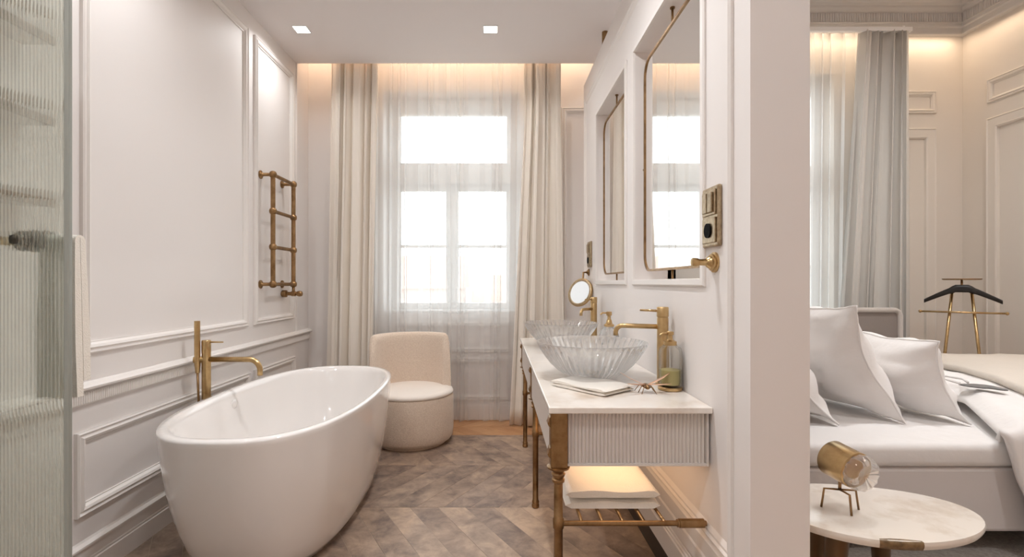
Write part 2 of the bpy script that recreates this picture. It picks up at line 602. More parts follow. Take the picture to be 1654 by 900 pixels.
struct(co, 'grey fluted plaster cornice around the bedroom ceiling', 'cornice')
fl = MB()
x = 2.5
while x < XR - 0.09:
    fl.rings([[(x, YW - 0.07, z), (x + 0.004, YW - 0.078, z), (x + 0.012, YW - 0.078, z), (x + 0.016, YW - 0.07, z)] for z in (3.484, 3.561)], False, False, False)
    x += 0.0215
y = 3.2
while y < YW - 0.09:
    fl.rings([[(XR - 0.07, y, z), (XR - 0.078, y + 0.004, z), (XR - 0.078, y + 0.012, z), (XR - 0.07, y + 0.016, z)] for z in (3.484, 3.561)], False, False, False)
    y += 0.0215
o = fl.build('fluting', M['cornice'], co)
o['kind'] = 'stuff'

# LED strips: one in the curtain pocket, one under the bedroom cornice
o = tag(bx(XL + 0.05, 0.86, 3.93, 3.945, 3.17, 3.18).build('led_strip', M['led']), 'warm LED strip hidden in the curtain pocket above the bathtub', 'led strip')
area('led_pocket_light', (-0.36, 3.97, 3.19), (R(14), 0, 0), 2.4, 0.05, 6, WARM)
area('led_bedroom_light', (2.9, 4.40, 3.372), (R(10), 0, 0), 2.5, 0.04, 4.5, WARM)
area('led_bedroom_side_light', (4.13, 3.0, 3.372), (0, R(10), 0), 0.04, 2.6, 4.5, WARM)

# ------------------------------------------------------------------ floors
fo = bx(XL, XP + 0.16, YR, 3.74, -0.06, -0.0012).build('floor', M['grout'])
struct(fo, 'chevron floor of brown slate tiles under bathtub and vanity', 'floor')


def clip(poly, ax, lim, keep_less):
    out = []
    n = len(poly)
    for i in range(n):
        a, b = poly[i], poly[(i + 1) % n]
        ina = (a[ax] <= lim) if keep_less else (a[ax] >= lim)
        inb = (b[ax] <= lim) if keep_less else (b[ax] >= lim)
        if ina:
            out.append(a)
        if ina != inb:
            t = (lim - a[ax]) / (b[ax] - a[ax])
            out.append(tuple(a[k] + (b[k] - a[k]) * t for k in range(2)))
    return out


def chevron(parent, name, m, x0, x1, ytop, rows, h, wd, sh, gap, zt, first):
    for r in range(rows):
        y1 = ytop - r * h
        y0 = y1 - h + gap
        d = first * (1 if r % 2 == 0 else -1)
        k = -6
        while x0 + k * wd < x1 + 1.0:
            xa = x0 + k * wd + (0.03 if r % 2 else 0.0)
            g = gap
            lo, hi = (0, sh) if d > 0 else (sh, 0)
            p = [(xa + lo, y0), (xa + wd - g + lo, y0), (xa + wd - g + hi, y1), (xa + hi, y1)]
            p = clip(p, 0, x1, True)
            p = clip(p, 0, x0, False) if len(p) > 2 else p
            k += 1
            if len(p) < 3:
                continue
            if max(q[0] for q in p) - min(q[0] for q in p) < 0.01:
                continue
            MB().prism(p, -0.02, zt + random.uniform(-0.0008, 0.0004)).build(name, m, parent)


chevron(fo, 'tile', M['tile'], XL, XP - 0.017, 3.705, 5, 0.585, 0.1425, 0.338, 0.0028, 0.0, -1)
# border course between the tiles and the oak
o = MB().box(XL, XP - 0.017, 3.708, 3.738, -0.02, 0.0).build('tile', M['tile'], fo)
fw = bx(XL, 1.5, 3.742, YB, -0.06, -0.006).build('floor_window', M['oak'])
struct(fw, 'strip of honey oak parquet below the curtains', 'floor')
chevron(fw, 'plank', M['oak'], XL, 1.5, YB, 2, 0.209, 0.075, 0.209, 0.0015, 0.0, 1)
o = bx(XP + 0.16, XR, YR, 3.742, -0.06, 0.0).build('floor_bedroom', M['oak'])
struct(o, 'oak floor of the bedroom under the bed', 'floor')
o = bx(1.5, XR, 3.742, YW, -0.06, 0.0).build('floor_bedroom_window', M['oak'])
struct(o, 'oak floor below the bedroom window', 'floor')

# ------------------------------------------------------------------ windows


def window(name, x0, x1, z0, z1, yw, split, label, bars):
    """casement window with a transom light; yw = plane of the sashes"""
    root = bpy.data.objects.new(name, None)
    root.location = ((x0 + x1) / 2, yw, z0)
    col.objects.link(root)
    struct(root, label, 'window')
    fr = MB()
    j = 0.055
    fr.box(x0, x0 + j, yw - 0.03, yw + 0.05, z0, z1)
    fr.box(x1 - j, x1, yw - 0.03, yw + 0.05, z0, z1)
    fr.box(x0 + j, x1 - j, yw - 0.03, yw + 0.05, z1 - 0.09, z1)
    fr.box(x0 + j, x1 - j, yw - 0.03, yw + 0.05, z0, z0 + 0.02)
    fr.build('window_frame', M['window'], root, bevel=0.004)
    MB().box(x0 + j, x1 - j, yw - 0.05, yw + 0.05, split[0] + 0.05, split[1] - 0.05).build('transom', M['window'], root, bevel=0.006)

    def sash(a, b, c, d, t, bar):
        s = MB()
        s.box(a, a + t, yw - 0.02, yw + 0.03, c, d)
        s.box(b - t, b, yw - 0.02, yw + 0.03, c, d)
        s.box(a + t, b - t, yw - 0.02, yw + 0.03, c, c + t)
        s.box(a + t, b - t, yw - 0.02, yw + 0.03, d - t, d)
        so = s.build('sash', M['window'], root, bevel=0.004)
        cuts = [c + t] + ([bar - 0.012, bar + 0.012] if bar else []) + [d - t]
        if bar:
            bx(a + t, b - t, yw - 0.015, yw + 0.025, bar - 0.012, bar + 0.012).build('glazing_bar', M['window'], so)
        for q in range(0, len(cuts), 2):
            bx(a + t, b - t, yw + 0.002, yw + 0.006, cuts[q], cuts[q + 1]).build('pane', M['pane'], so)
    xm = (x0 + x1) / 2 + bars[1]
    sash(x0 + j, x1 - j, split[1] - 0.05, z1 - 0.09, 0.05, None)
    sash(x0 + j, xm, z0 + 0.02, split[0] + 0.05, 0.055, bars[0])
    sash(xm, x1 - j, z0 + 0.02, split[0] + 0.05, 0.055, bars[0])
    bx(x0 - 0.0, x1 + 0.0, yw - 0.18, yw - 0.03, z0 - 0.0, z0 + 0.02).build('window_sill', M['window'], root, bevel=0.006)
    for zz in (z0 + 0.45, z0 + 0.6):
        pass
    bx(xm - 0.012, xm + 0.012, yw - 0.045, yw - 0.02, z0 + 0.42, z0 + 0.56).build('window_handle', M['window'], root, bevel=0.004)
    return root


window('window_1', WX0, WX1, WZ0, WZ1, 4.36, (1.96, 2.2), 'tall white casement window with transom light behind the bathroom sheers', (1.47, -0.01))
window('window_2', BX0, BX1, 0.4, 3.05, 4.68, (2.0, 2.25), 'white bedroom casement window behind the pale sheer curtain', (1.3, 0.0))

# outside
o = bx(-40, 40, 6, 70, -9.2, -9).build('ground', M['ground'])
struct(o, 'pale street ground far below the windows', 'ground')


def building(x0, x1, y0, y1, top, label, rows, cols_):
    t = thing('building', ((x0 + x1) / 2, (y0 + y1) / 2, -9), label, 'building')
    bx(x0, x1, y0, y1, -9, top).build('wall', M['facade'], t)
    r = MB()
    ym = (y0 + y1) / 2
    r.add([(x0 - .3, y0 - .3, top), (x1 + .3, y0 - .3, top), (x1 + .3, y1 + .3, top), (x0 - .3, y1 + .3, top), (x0 - .3, ym, top + 2.2), (x1 + .3, ym, top + 2.2)],
          [(0, 1, 5, 4), (2, 3, 4, 5), (0, 4, 3), (1, 2, 5), (0, 3, 2, 1)])
    r.build('roof', M['roof'], t)
    for i in range(rows):
        for k in range(cols_):
            wx = x0 + (k + 0.5) * (x1 - x0) / cols_
            wz = top - 1.9 - i * 3.0
            f = bx(wx - 0.55, wx + 0.55, y0 - 0.05, y0 + 0.02, wz - 0.9, wz + 0.8).build('window', M['window'], t)
            bx(wx - 0.45, wx + 0.45, y0 - 0.06, y0 - 0.045, wz - 0.8, wz + 0.7).build('pane', M['far_glass'], f)


building(-9.5, -2.4, 30, 38, 0.8, 'pale pink house with terracotta roof seen through the bathroom window', 2, 4)
building(-1.6, 6.5, 36, 44, -0.4, 'lower cream house with terracotta roof seen through the bathroom window', 2, 4)

# ------------------------------------------------------------------ curtains


def curtain(name, xt0, xt1, xb0, xb1, yc, z0, z1, folds, amp, m, label, group=None, seed=0, thick=0.003, nz=24, flare=1.0, cat='curtain'):
    rnd = random.Random(seed)
    ph = [rnd.uniform(0, 6.28) for _ in range(4)]
    wob = [rnd.uniform(-0.5, 0.5) for _ in range(folds + 2)]
    n = folds * 12

    def fn(a, b):
        z = z0 + (z1 - z0) * b
        x0 = xb0 + (xt0 - xb0) * min(1, b * flare)
        x1 = xb1 + (xt1 - xb1) * min(1, b * flare)
        s = a * folds
        k = int(s)
        warp = a + 0.25 / folds * math.sin(2 * PI * a * 2.3 + ph[0]) + 0.12 / folds * math.sin(2 * PI * a * 5.1 + ph[1] + b)
        ang = 2 * PI * folds * warp + 0.25 * math.sin(3 * b + ph[2])
        am = amp * (0.75 + 0.35 * math.sin(2 * PI * a * 1.7 + ph[3] + 0.8 * b)) * (0.8 + 0.25 * (1 - b))
        x = x0 + (x1 - x0) * a + 0.32 * am * math.sin(2 * ang + 0.6)
        yy = yc + am * math.sin(ang)
        hem = 0.006 * math.sin(ang * 0.5 + ph[1]) if b == 0 else 0
        return (x, yy, z + hem)
    o = MB().grid(fn, n, nz).build(name, m, None, smooth=True, thick=thick)
    tag(o, label, cat, group)
    return o


curtain('drape', -1.335, -0.935, -1.385, -0.985, 3.985, 0.012, 3.19, 5, 0.05, M['drape'], 'heavy oatmeal drape hanging behind the far end of the bathtub', 'bathroom window curtains', 3)
curtain('drape', 0.215, 0.50, 0.09, 0.53, 3.98, 0.012, 3.19, 4, 0.05, M['drape'], 'heavy oatmeal drape hanging behind the far end of the vanity', 'bathroom window curtains', 11, flare=1.3)
curtain('sheer_curtain', -1.0, -0.44, -1.03, -0.44, 4.068, 0.02, 3.19, 7, 0.034, M['sheer'], 'white sheer curtain half behind the boucle chair', 'bathroom window curtains', 21, thick=0)
curtain('sheer_curtain', -0.455, 0.30, -0.445, 0.24, 4.072, 0.02, 3.19, 8, 0.034, M['sheer'], 'white sheer curtain half between chair and vanity', 'bathroom window curtains', 5, thick=0)
curtain('sheer_curtain', 1.9, 3.16, 1.9, 3.12, 4.34, 0.03, 3.345, 12, 0.035, M['sheer'], 'white sheer curtain beside the partition end in the bedroom', 'bedroom window curtains', 8, thick=0)
curtain('drape', 3.10, 3.50, 2.88, 3.50, 4.21, 0.03, 3.285, 6, 0.055, M['drape_grey'], 'pale grey pleated drape at the bedroom window', 'bedroom window curtains', 14, nz=30)

ct = thing('curtain_track', (2.7, 4.27, 3.29), 'slim white double curtain track under the bedroom cornice', 'curtain track')
bx(1.7, 3.52, 4.195, 4.225, 3.286, 3.32).build('front_track', M['window'], ct)
bx(1.7, 3.52, 4.325, 4.355, 3.346, 3.372).build('rear_track', M['window'], ct)
for xx in (1.8, 2.6, 3.45):
    bx(xx - 0.01, xx + 0.01, 4.2, YW, 3.32, 3.332).build('track_bracket', M['window'], ct)

# ------------------------------------------------------------------ bathtub
TC = (-0.993, 2.505)
TA, TBL = 0.396, 0.803


def sup(a, b, n, k, ex=2.62, cx=TC[0], cy=TC[1]):
    out = []
    for j in range(n):
        t = 2 * PI * j / n
        c, s = math.cos(t), math.sin(t)
        out.append((cx + a * math.copysign(abs(c) ** (2 / ex), c), cy + b * math.copysign(abs(s) ** (2 / ex), s), k))
    return out


tub = thing('bathtub', (TC[0], TC[1], 0), 'glossy white freestanding oval bathtub', 'bathtub')
prof_o = [(0.66, 0.0), (0.735, 0.012), (0.79, 0.05), (0.845, 0.12), (0.895, 0.21), (0.938, 0.32), (0.966, 0.42), (0.985, 0.51), (0.996, 0.575), (1.0, 0.592), (0.996, 0.600)]
rs = [sup(TA * (s - 0.03 * (1 - s)), TBL * s, 72, z) for s, z in prof_o]
inn = [(0.024, 0.601), (0.031, 0.596), (0.04, 0.57), (0.055, 0.48), (0.08, 0.36), (0.105, 0.26), (0.14, 0.19), (0.20, 0.155), (0.29, 0.145)]
for k, z in inn:
    rs.append(sup(TA - k, TBL - k * 1.7, 72, z))
MB().rings(rs).build('tub_body', M['acrylic'], tub, smooth=True)
o = MB().lathe([(0.0, 0), (0.024, 0), (0.026, 0.003), (0.024, 0.007), (0.012, 0.010), (0.001, 0.011)], -1.346, 2.53, 20, 'X', 0.53, False).build('overflow_cap', M['acrylic'], tub, smooth=True)
MB().lathe([(0.034, 0.144), (0.034, 0.150), (0.02, 0.154), (0.001, 0.155)], TC[0], TC[1], 20).build('drain', M['brass'], tub, smooth=True)

# floor-standing tub filler
fx, fy = -1.462, 2.49
tf = thing('tub_filler', (fx, fy, 0), 'floor-standing brass bath filler with hand shower beside the bathtub', 'faucet')
MB().lathe([(0.055, 0), (0.055, 0.012), (0.03, 0.018), (0.03, 0.02)], fx, fy, 24).build('base_flange', M['brass'], tf, smooth=True, auto=40)
MB().lathe([(0.021, 0.018), (0.021, 0.80), (0.0215, 0.802), (0.0215, 0.858), (0.019, 0.862)], fx, fy, 20).build('column', M['brass'], tf, smooth=True, auto=40)
lv = MB().tube([(fx + 0.01, fy, 0.852), (fx + 0.09, fy - 0.01, 0.853)], [0.0045, 0.0035], 10).build('lever', M['brass'], tf, smooth=True)
sp = [(fx, fy, 0.765)]
for k in range(8):
    a = R(90 * k / 7)
    sp.append((fx + 0.215 + 0.055 * math.sin(a), fy, 0.765 - 0.055 * (1 - math.cos(a))))
sp.append((fx + 0.27, fy, 0.685))
MB().tube(sp, 0.0135, 14).build('spout', M['brass'], tf, smooth=True)
hs = MB().tube([(fx - 0.032, fy - 0.02, 0.70), (fx - 0.033, fy - 0.02, 0.74), (fx - 0.034, fy - 0.02, 0.96)], [0.010, 0.0135, 0.0135], 14).build('hand_shower', M['brass'], tf, smooth=True, auto=40)
MB().tube([(fx - 0.032, fy - 0.02, 0.71), (fx - 0.026, fy - 0.024, 0.6), (fx - 0.016, fy - 0.03, 0.45), (fx - 0.02, fy - 0.03, 0.3), (fx - 0.005, fy - 0.02, 0.22)], 0.006, 8).build('hose', M['brass_dark'], hs, smooth=True)
MB().tube([(fx - 0.052, fy - 0.02, 0.765), (fx + 0.01, fy, 0.765)], 0.016, 12).build('shower_holder', M['brass'], tf, smooth=True, auto=40)

# ------------------------------------------------------------------ towel radiator
rx = -1.50
y1, y2 = 3.315, 3.647
tr = thing('towel_radiator', (rx, (y1 + y2) / 2, 1.1), 'small brass ladder towel radiator on the panelled wall', 'radiator')
zz = [1.14, 1.39, 1.63, 1.875]
for yy in (y1, y2):
    MB().tube([(rx, yy, 1.12), (rx, yy, 1.89)], 0.0155, 14).build('upright', M['brass_dark'], tr, smooth=True, auto=40)
for z in zz:
    MB().tube([(rx, y1, z), (rx, y2, z)], 0.0125, 12).build('rung', M['brass_dark'], tr, smooth=True, auto=40)
    for yy in (y1, y2):
        MB().lathe([(0.008, -0.024), (0.019, -0.018), (0.024, -0.008), (0.0245, 0.0), (0.024, 0.008), (0.019, 0.018), (0.008, 0.024)], rx, yy, 16, 'Z', z).build('ball_joint', M['brass_dark'], tr, smooth=True)
for z in (1.14, 1.875):
    for yy in (y1, y2):
        MB().lathe([(0.028, 0), (0.028, 0.008), (0.016, 0.014), (0.012, 0.02), (0.012, 0.086)], XL, yy, 16, 'X', z).build('wall_bracket', M['brass_dark'], tr, smooth=True, auto=40)
v = MB().tube([(rx, y2, 1.12), (rx, y2, 1.07)], 0.011, 12).build('valve_stem', M['brass_dark'], tr, smooth=True)
vb = MB().lathe([(0.02, -0.085), (0.026, -0.08), (0.026, -0.05), (0.014, -0.045), (0.014, -0.02), (0.019, -0.012), (0.019, 0.015), (0.012, 0.02), (0.018, 0.03), (0.022, 0.045), (0.018, 0.062), (0.006, 0.068)], rx, y2, 16, 'X', 1.07).build('valve', M['brass_dark'], tr, smooth=True, auto=40)

# ------------------------------------------------------------------ tub chair
cx, cy = -0.625, 3.625
ch = thing('tub_chair', (cx, cy, 0), 'round beige boucle chair with low curved back by the window', 'chair')
MB().lathe([(0.25, 0.0), (0.25, 0.022), (0.285, 0.028), (0.300, 0.05), (0.305, 0.10), (0.305, 0.32), (0.298, 0.345), (0.285, 0.35)], cx, cy, 48).build('base', M['boucle'], ch, smooth=True, auto=50)
MB().lathe([(0.285, 0.345), (0.300, 0.350), (0.303, 0.362), (0.298, 0.374), (0.26, 0.385), (0.12, 0.392), (0.002, 0.393)], cx, cy, 48).build('seat', M['seat'], ch, smooth=True, auto=60)
rs = []
NA = 36
for i in range(NA + 1):
    t = i / NA
    ring = []
    prof = [(0.300, 0.352), (0.306, 0.45), (0.312, 0.58), (0.316, 0.70), (0.311, 0.745), (0.292, 0.765), (0.268, 0.762), (0.252, 0.74), (0.248, 0.70), (0.242, 0.58), (0.236, 0.45), (0.232, 0.37)]
    for r, z in prof:
        q = (z - 0.352) / 0.41
        a0 = R(18 + 16 * q)
        a1 = R(196 - 16 * q)
        a = a0 + (a1 - a0) * t
        e = min(t, 1 - t)
        pinch = 1.0 if e > 0.04 else 0.72 + 0.28 * math.sin(e / 0.04 * PI / 2)
        rm = 0.275 + (r - 0.275) * pinch
        ring.append((cx + rm * math.cos(a), cy + rm * math.sin(a), 0.352 + (z - 0.352) * (1 if e > 0.04 else 0.97 + 0.03 * math.sin(e / 0.04 * PI / 2))))
    rs.append(ring)
MB().rings(rs).build('backrest', M['boucle'], ch, smooth=True, auto=70)

# ------------------------------------------------------------------ vanity
VX0, VX1 = 0.163, 0.678
VY0, VY1 = 1.555, 3.52
VH = 0.758
va = thing('vanity_table', (0.42, 2.54, 0), 'long marble-topped vanity with brass legs along the partition', 'vanity')
bx(VX0, VX1, VY0, VY1, VH - 0.020, VH).build('counter_top', M['marble'], va, bevel=0.003)
DZ0, DZ1 = 0.567, VH - 0.021
body = bx(0.182, 0.672, 1.592, 3.488, DZ0, DZ1).build('drawer_box', M['lacquer'], va)
bx(0.224, 0.672, 1.574, 1.592, DZ0, DZ0 + 0.006).build('edge_bead', M['lacquer'], body)
bx(0.666, 0.672, 1.572, 1.592, DZ0, DZ1).build('edge_bead', M['lacquer'], body)
fp = MB()
nfl = 37
x0f, x1f = 0.224, 0.666
wf = (x1f - x0f) / nfl
pts = []
for i in range(nfl):
    a = x0f + i * wf
    for k in range(6):
        t = k / 6
        pts.append((a + wf * t, 1.592 - 0.004 - 0.006 * math.sin(PI * t)))
pts.append((x1f, 1.588))
fp.rings([[(px, py, DZ0 + 0.006) for px, py in pts] + [(x1f, 1.592, DZ0 + 0.006), (x0f, 1.592, DZ0 + 0.006)], [(px, py, DZ1 - 0.003) for px, py in pts] + [(x1f, 1.592, DZ1 - 0.003), (x0f, 1.592, DZ1 - 0.003)]])
fp.build('fluted_panel', M['lacquer'], body, smooth=True, auto=45)
for (a, b) in ((1.63, 2.50), (2.575, 3.45)):
    d = bx(0.174, 0.183, a, b, DZ0 + 0.004, DZ1 - 0.006).build('drawer', M['lacquer'], va, bevel=0.002)


def vleg(y, label=None):
    x = 0.1966
    b = 0.0265
    l = bx(x - b, x + b, y - b, y + b, DZ0 - 0.004, VH - 0.021).build('leg', M['brass_dark'], va, bevel=0.002)
    # scalloped bracket along the outer face
    pr = [(0, 0.690), (-0.006, 0.694), (-0.010, 0.702), (-0.006, 0.710), (-0.004, 0.720), (0, 0.724)]
    for dz in (0.0, -0.098):
        MB().rings([[(x - b + px, yy, pz + dz) for px, pz in pr] for yy in (y - b * 0.7, y + b * 0.7)]).build('scallop', M['brass_dark'], l)
    MB().lathe([(0.024, 0.552), (0.036, 0.556), (0.037, 0.561), (0.030, 0.564)], x, y, 20).build('collar', M['brass_dark'], l, smooth=True, auto=40)
    MB().lathe([(0.014, 0.0), (0.019, 0.004), (0.020, 0.014), (0.016, 0.022), (0.019, 0.028), (0.017, 0.036), (0.0145, 0.04), (0.0145, 0.36), (0.018, 0.364), (0.018, 0.392), (0.0145, 0.396), (0.0145, 0.508), (0.020, 0.512), (0.021, 0.520), (0.016, 0.524), (0.020, 0.530), (0.023, 0.538), (0.018, 0.545), (0.022, 0.553)], x, y, 18).build('turned_post', M['brass_dark'], l, smooth=True, auto=45)


LY = (1.592, 2.537, 3.47)
for yy in LY:
    vleg(yy)
for yy in LY:
    rl = MB().tube([(0.21, yy, 0.377), (0.672, yy, 0.377)], 0.0085, 12).build('rail', M['brass_dark'], va, smooth=True, auto=40)
    MB().tube([(0.578, yy, 0.377), (0.584, yy, 0.377), (0.585, yy, 0.377), (0.664, yy, 0.377)], [0.0125, 0.0125, 0.0145, 0.0145], 14).build('wall_sleeve', M['brass_dark'], rl, smooth=True, auto=40)
for k in range(5):
    xx = 0.272 + k * 0.0665
    MB().tube([(xx, LY[0], 0.381), (xx, LY[1], 0.381)], 0.0055, 8).build('slat', M['brass_dark'], va, smooth=True)
area('vanity_led_light', (0.43, 2.2, 0.56), (0, 0, 0), 0.30, 1.2, 1.2, (1.0, 0.66, 0.40))
bx(0.40, 0.42, 1.66, 3.40, DZ0 - 0.008, DZ0).build('led_profile', M['led'], va)

# folded bath towel on the slats


def towel_stack(root, x0, x1, y0, y1, z0, n, t, name, m, rot=0, c=None):
    for k in range(n):
        zc = z0 + k * t

        def fn(u, v, zc=zc, k=k):
            return None
        mb = MB()
        ring = []
        N = 10
        # cross-section in x-z with rolled right edge, swept along y
        rs_ = []
        NY = 14
        for j in range(NY + 1):
            yy = y0 + (y1 - y0) * j / NY
            e = min(j, NY - j)
            q = 1.0 if e > 0 else 0.6
            sec = []
            NX = 16
            for i in range(NX + 1):
                xx = x0 + (x1 - x0) * i / NX
                f = min(1, min(i, NX - i) / 1.5)
                sec.append((xx, yy, zc + t * 0.5 + (t * 0.47 * math.sqrt(max(0.0, 1 - (1 - f) ** 2)) * q) + 0.003 * math.sin(xx * 31 + yy * 17 + k) * f))
            for i in range(NX, -1, -1):
                xx = x0 + (x1 - x0) * i / NX
                f = min(1, min(i, NX - i) / 1.5)
                sec.append((xx, yy, zc + t * 0.5 - (t * 0.47 * math.sqrt(max(0.0, 1 - (1 - f) ** 2)) * q) - 0.0006))
            if rot:
                cc, ss = math.cos(rot), math.sin(rot)
                sec = [(c[0] + (p[0] - c[0]) * cc - (p[1] - c[1]) * ss, c[1] + (p[0] - c[0]) * ss + (p[1] - c[1]) * cc, p[2]) for p in sec]
            rs_.append(sec)
        mb.rings(rs_).build(name, m, root, smooth=True, auto=60)


bt = thing('bath_towel', (0.385, 2.05, 0.387), 'large cream folded bath towel on the slatted shelf under the vanity', 'towel')
towel_stack(bt, 0.228, 0.545, 1.655, 2.42, 0.388, 2, 0.036, 'fold', M['towel'])
ht = thing('hand_towel', (0.35, 1.845, VH), 'small cream folded hand towel lying on the marble counter', 'towel')
towel_stack(ht, 0.22, 0.48, 1.76, 1.93, VH + 0.001, 2, 0.0115, 'fold', M['towel'], R(-50), (0.35, 1.845))

# ------------------------------------------------------------------ crystal basins


def bowl(cx_, cy_, label):
    t = thing('vessel_basin', (cx_, cy_, VH), label, 'basin', 'ribbed crystal basins on the vanity')
    n = 288
    prof = [(0.070, 0.001), (0.085, 0.004), (0.112, 0.014), (0.142, 0.034), (0.166, 0.058), (0.186, 0.084), (0.204, 0.110), (0.218, 0.132), (0.2265, 0.145), (0.226, 0.149)]
    rs_ = []
    for i, (r, z) in enumerate(prof):
        ring = []
        for j in range(n):
            a = 2 * PI * j / n
            d = (0, 0, 0.001, 0.002, 0.004, 0.005, 0.005, 0.004, 0.001, 0)[i]
            rr = r + d * math.cos(j / n * 2 * PI * 48)
            ring.append((cx_ + rr * math.cos(a), cy_ + rr * math.sin(a), VH + z))
        rs_.append(ring)
    for r, z in [(0.216, 0.149), (0.206, 0.134), (0.191, 0.110), (0.173, 0.084), (0.152, 0.060), (0.126, 0.038), (0.09, 0.022), (0.05, 0.017), (0.02, 0.016)]:
        rs_.append([(cx_ + r * math.cos(2 * PI * j / n), cy_ + r * math.sin(2 * PI * j / n), VH + z) for j in range(n)])
    MB().rings(rs_).build('bowl', M['glass'], t, smooth=True, auto=50)
    MB().lathe([(0.024, 0.0175), (0.024, 0.021), (0.016, 0.024), (0.001, 0.0245)], cx_, cy_, 18, 'Z', VH).build('drain', M['brass'], t, smooth=True)


bowl(0.392, 2.06, 'ribbed crystal vessel basin on the vanity, nearer one beside the hand towel')
bowl(0.392, 3.05, 'ribbed crystal vessel basin at the window end of the vanity')


def basin_faucet(x, y, tipx, tipy, label):
    t = thing('basin_faucet', (x, y, VH), label, 'faucet', 'brass basin faucets')
    MB().lathe([(0.027, 0), (0.027, 0.006), (0.0215, 0.008), (0.0215, 0.255), (0.0205, 0.257), (0.0205, 0.260), (0.0225, 0.262), (0.0225, 0.296), (0.020, 0.299)], x, y, 20, 'Z', VH).build('body', M['brass'], t, smooth=True, auto=40)
    d = Vector((tipx - x, tipy - y, 0))
    L = d.length
    d.normalize()
    p = [Vector((x, y, VH + 0.222))]
    rb = 0.028
    for k in range(6):
        a = R(90 * k / 5)
        q = Vector((x, y, VH + 0.222)) + d * (L - rb + rb * math.sin(a))
        q.z -= rb * (1 - math.cos(a))
        p.append(q)
    p.append(p[-1] - Vector((0, 0, 0.012)))
    MB().tube(p, 0.0095, 12).build('spout', M['brass'], t, smooth=True)
    MB().tube([(x, y, VH + 0.283), Vector((x, y, VH + 0.285)) + d * 0.085], [0.0055, 0.004], 10).build('lever', M['brass'], t, smooth=True)


basin_faucet(0.640, 1.915, 0.475, 1.985, 'brushed brass basin faucet behind the nearer crystal basin')
basin_faucet(0.632, 3.24, 0.535, 3.16, 'brushed brass basin faucet at the window end of the vanity')

# soap dispensers
sx, sy = 0.634, 1.815
sd = thing('soap_bottle', (sx, sy, VH), 'clear fluted soap bottle with yellow-green soap on the counter', 'bottle')
MB().lathe([(0.040, 0), (0.0435, 0.003), (0.0435, 0.010), (0.040, 0.013)], sx, sy, 28, 'Z', VH).build('base_ring', M['brass'], sd, smooth=True, auto=40)
n = 72
rs = []
for r, z in [(0.034, 0.013), (0.039, 0.015), (0.040, 0.03), (0.040, 0.14), (0.036, 0.155), (0.024, 0.162), (0.022, 0.168)]:
    rs.append([(sx + (r + 0.0012 * math.cos(18 * 2 * PI * j / n)) * math.cos(2 * PI * j / n), sy + (r + 0.0012 * math.cos(18 * 2 * PI * j / n)) * math.sin(2 * PI * j / n), VH + z) for j in range(n)])
for r, z in [(0.020, 0.168), (0.022, 0.158), (0.034, 0.150), (0.0365, 0.138), (0.0365, 0.03), (0.034, 0.020), (0.01, 0.019)]:
    rs.append([(sx + r * math.cos(2 * PI * j / n), sy + r * math.sin(2 * PI * j / n), VH + z) for j in range(n)])
MB().rings(rs).build('bottle_glass', M['bottle'], sd, smooth=True, auto=50)
MB().lathe([(0.001, 0.020), (0.034, 0.021), (0.036, 0.032), (0.036, 0.074), (0.001, 0.0745)], sx, sy, 28, 'Z', VH).build('liquid_soap', M['liquid'], sd, smooth=True, auto=40)
MB().lathe([(0.023, 0.164), (0.023, 0.178), (0.012, 0.182), (0.009, 0.186), (0.009, 0.20), (0.013, 0.202), (0.013, 0.212), (0.011, 0.214)], sx, sy, 18, 'Z', VH).build('pump', M['brass'], sd, smooth=True, auto=40)
MB().tube([(sx, sy, VH + 0.207), (sx - 0.03, sy - 0.01, VH + 0.208), (sx - 0.042, sy - 0.014, VH + 0.20)], 0.0045, 8).build('nozzle', M['brass'], sd, smooth=True)
sx, sy = 0.60, 2.655
sd = thing('soap_dispenser', (sx, sy, VH), 'crystal soap dispenser with brass pump between the two basins', 'bottle')
rs = []
for r, z in [(0.044, 0.0), (0.050, 0.004), (0.054, 0.03), (0.054, 0.10), (0.044, 0.135), (0.026, 0.155), (0.022, 0.16)]:
    rs.append([(sx + (r + 0.0015 * math.cos(14 * 2 * PI * j / n)) * math.cos(2 * PI * j / n), sy + (r + 0.0015 * math.cos(14 * 2 * PI * j / n)) * math.sin(2 * PI * j / n), VH + z) for j in range(n)])
for r, z in [(0.019, 0.16), (0.022, 0.152), (0.040, 0.13), (0.048, 0.098), (0.048, 0.03), (0.04, 0.01), (0.01, 0.009)]:
    rs.append([(sx + r * math.cos(2 * PI * j / n), sy + r * math.sin(2 * PI * j / n), VH + z) for j in range(n)])
MB().rings(rs).build('bottle_glass', M['glass'], sd, smooth=True, auto=50)
MB().lathe([(0.026, 0.158), (0.028, 0.168), (0.018, 0.174), (0.014, 0.19), (0.009, 0.2), (0.009, 0.215), (0.015, 0.218), (0.015, 0.236), (0.012, 0.238)], sx, sy, 18, 'Z', VH).build('pump', M['brass'], sd, smooth=True, auto=40)
MB().tube([(sx, sy, VH + 0.230), (sx - 0.035, sy, VH + 0.231), (sx - 0.046, sy, VH + 0.222)], 0.0045, 8).build('nozzle', M['brass'], sd, smooth=True)

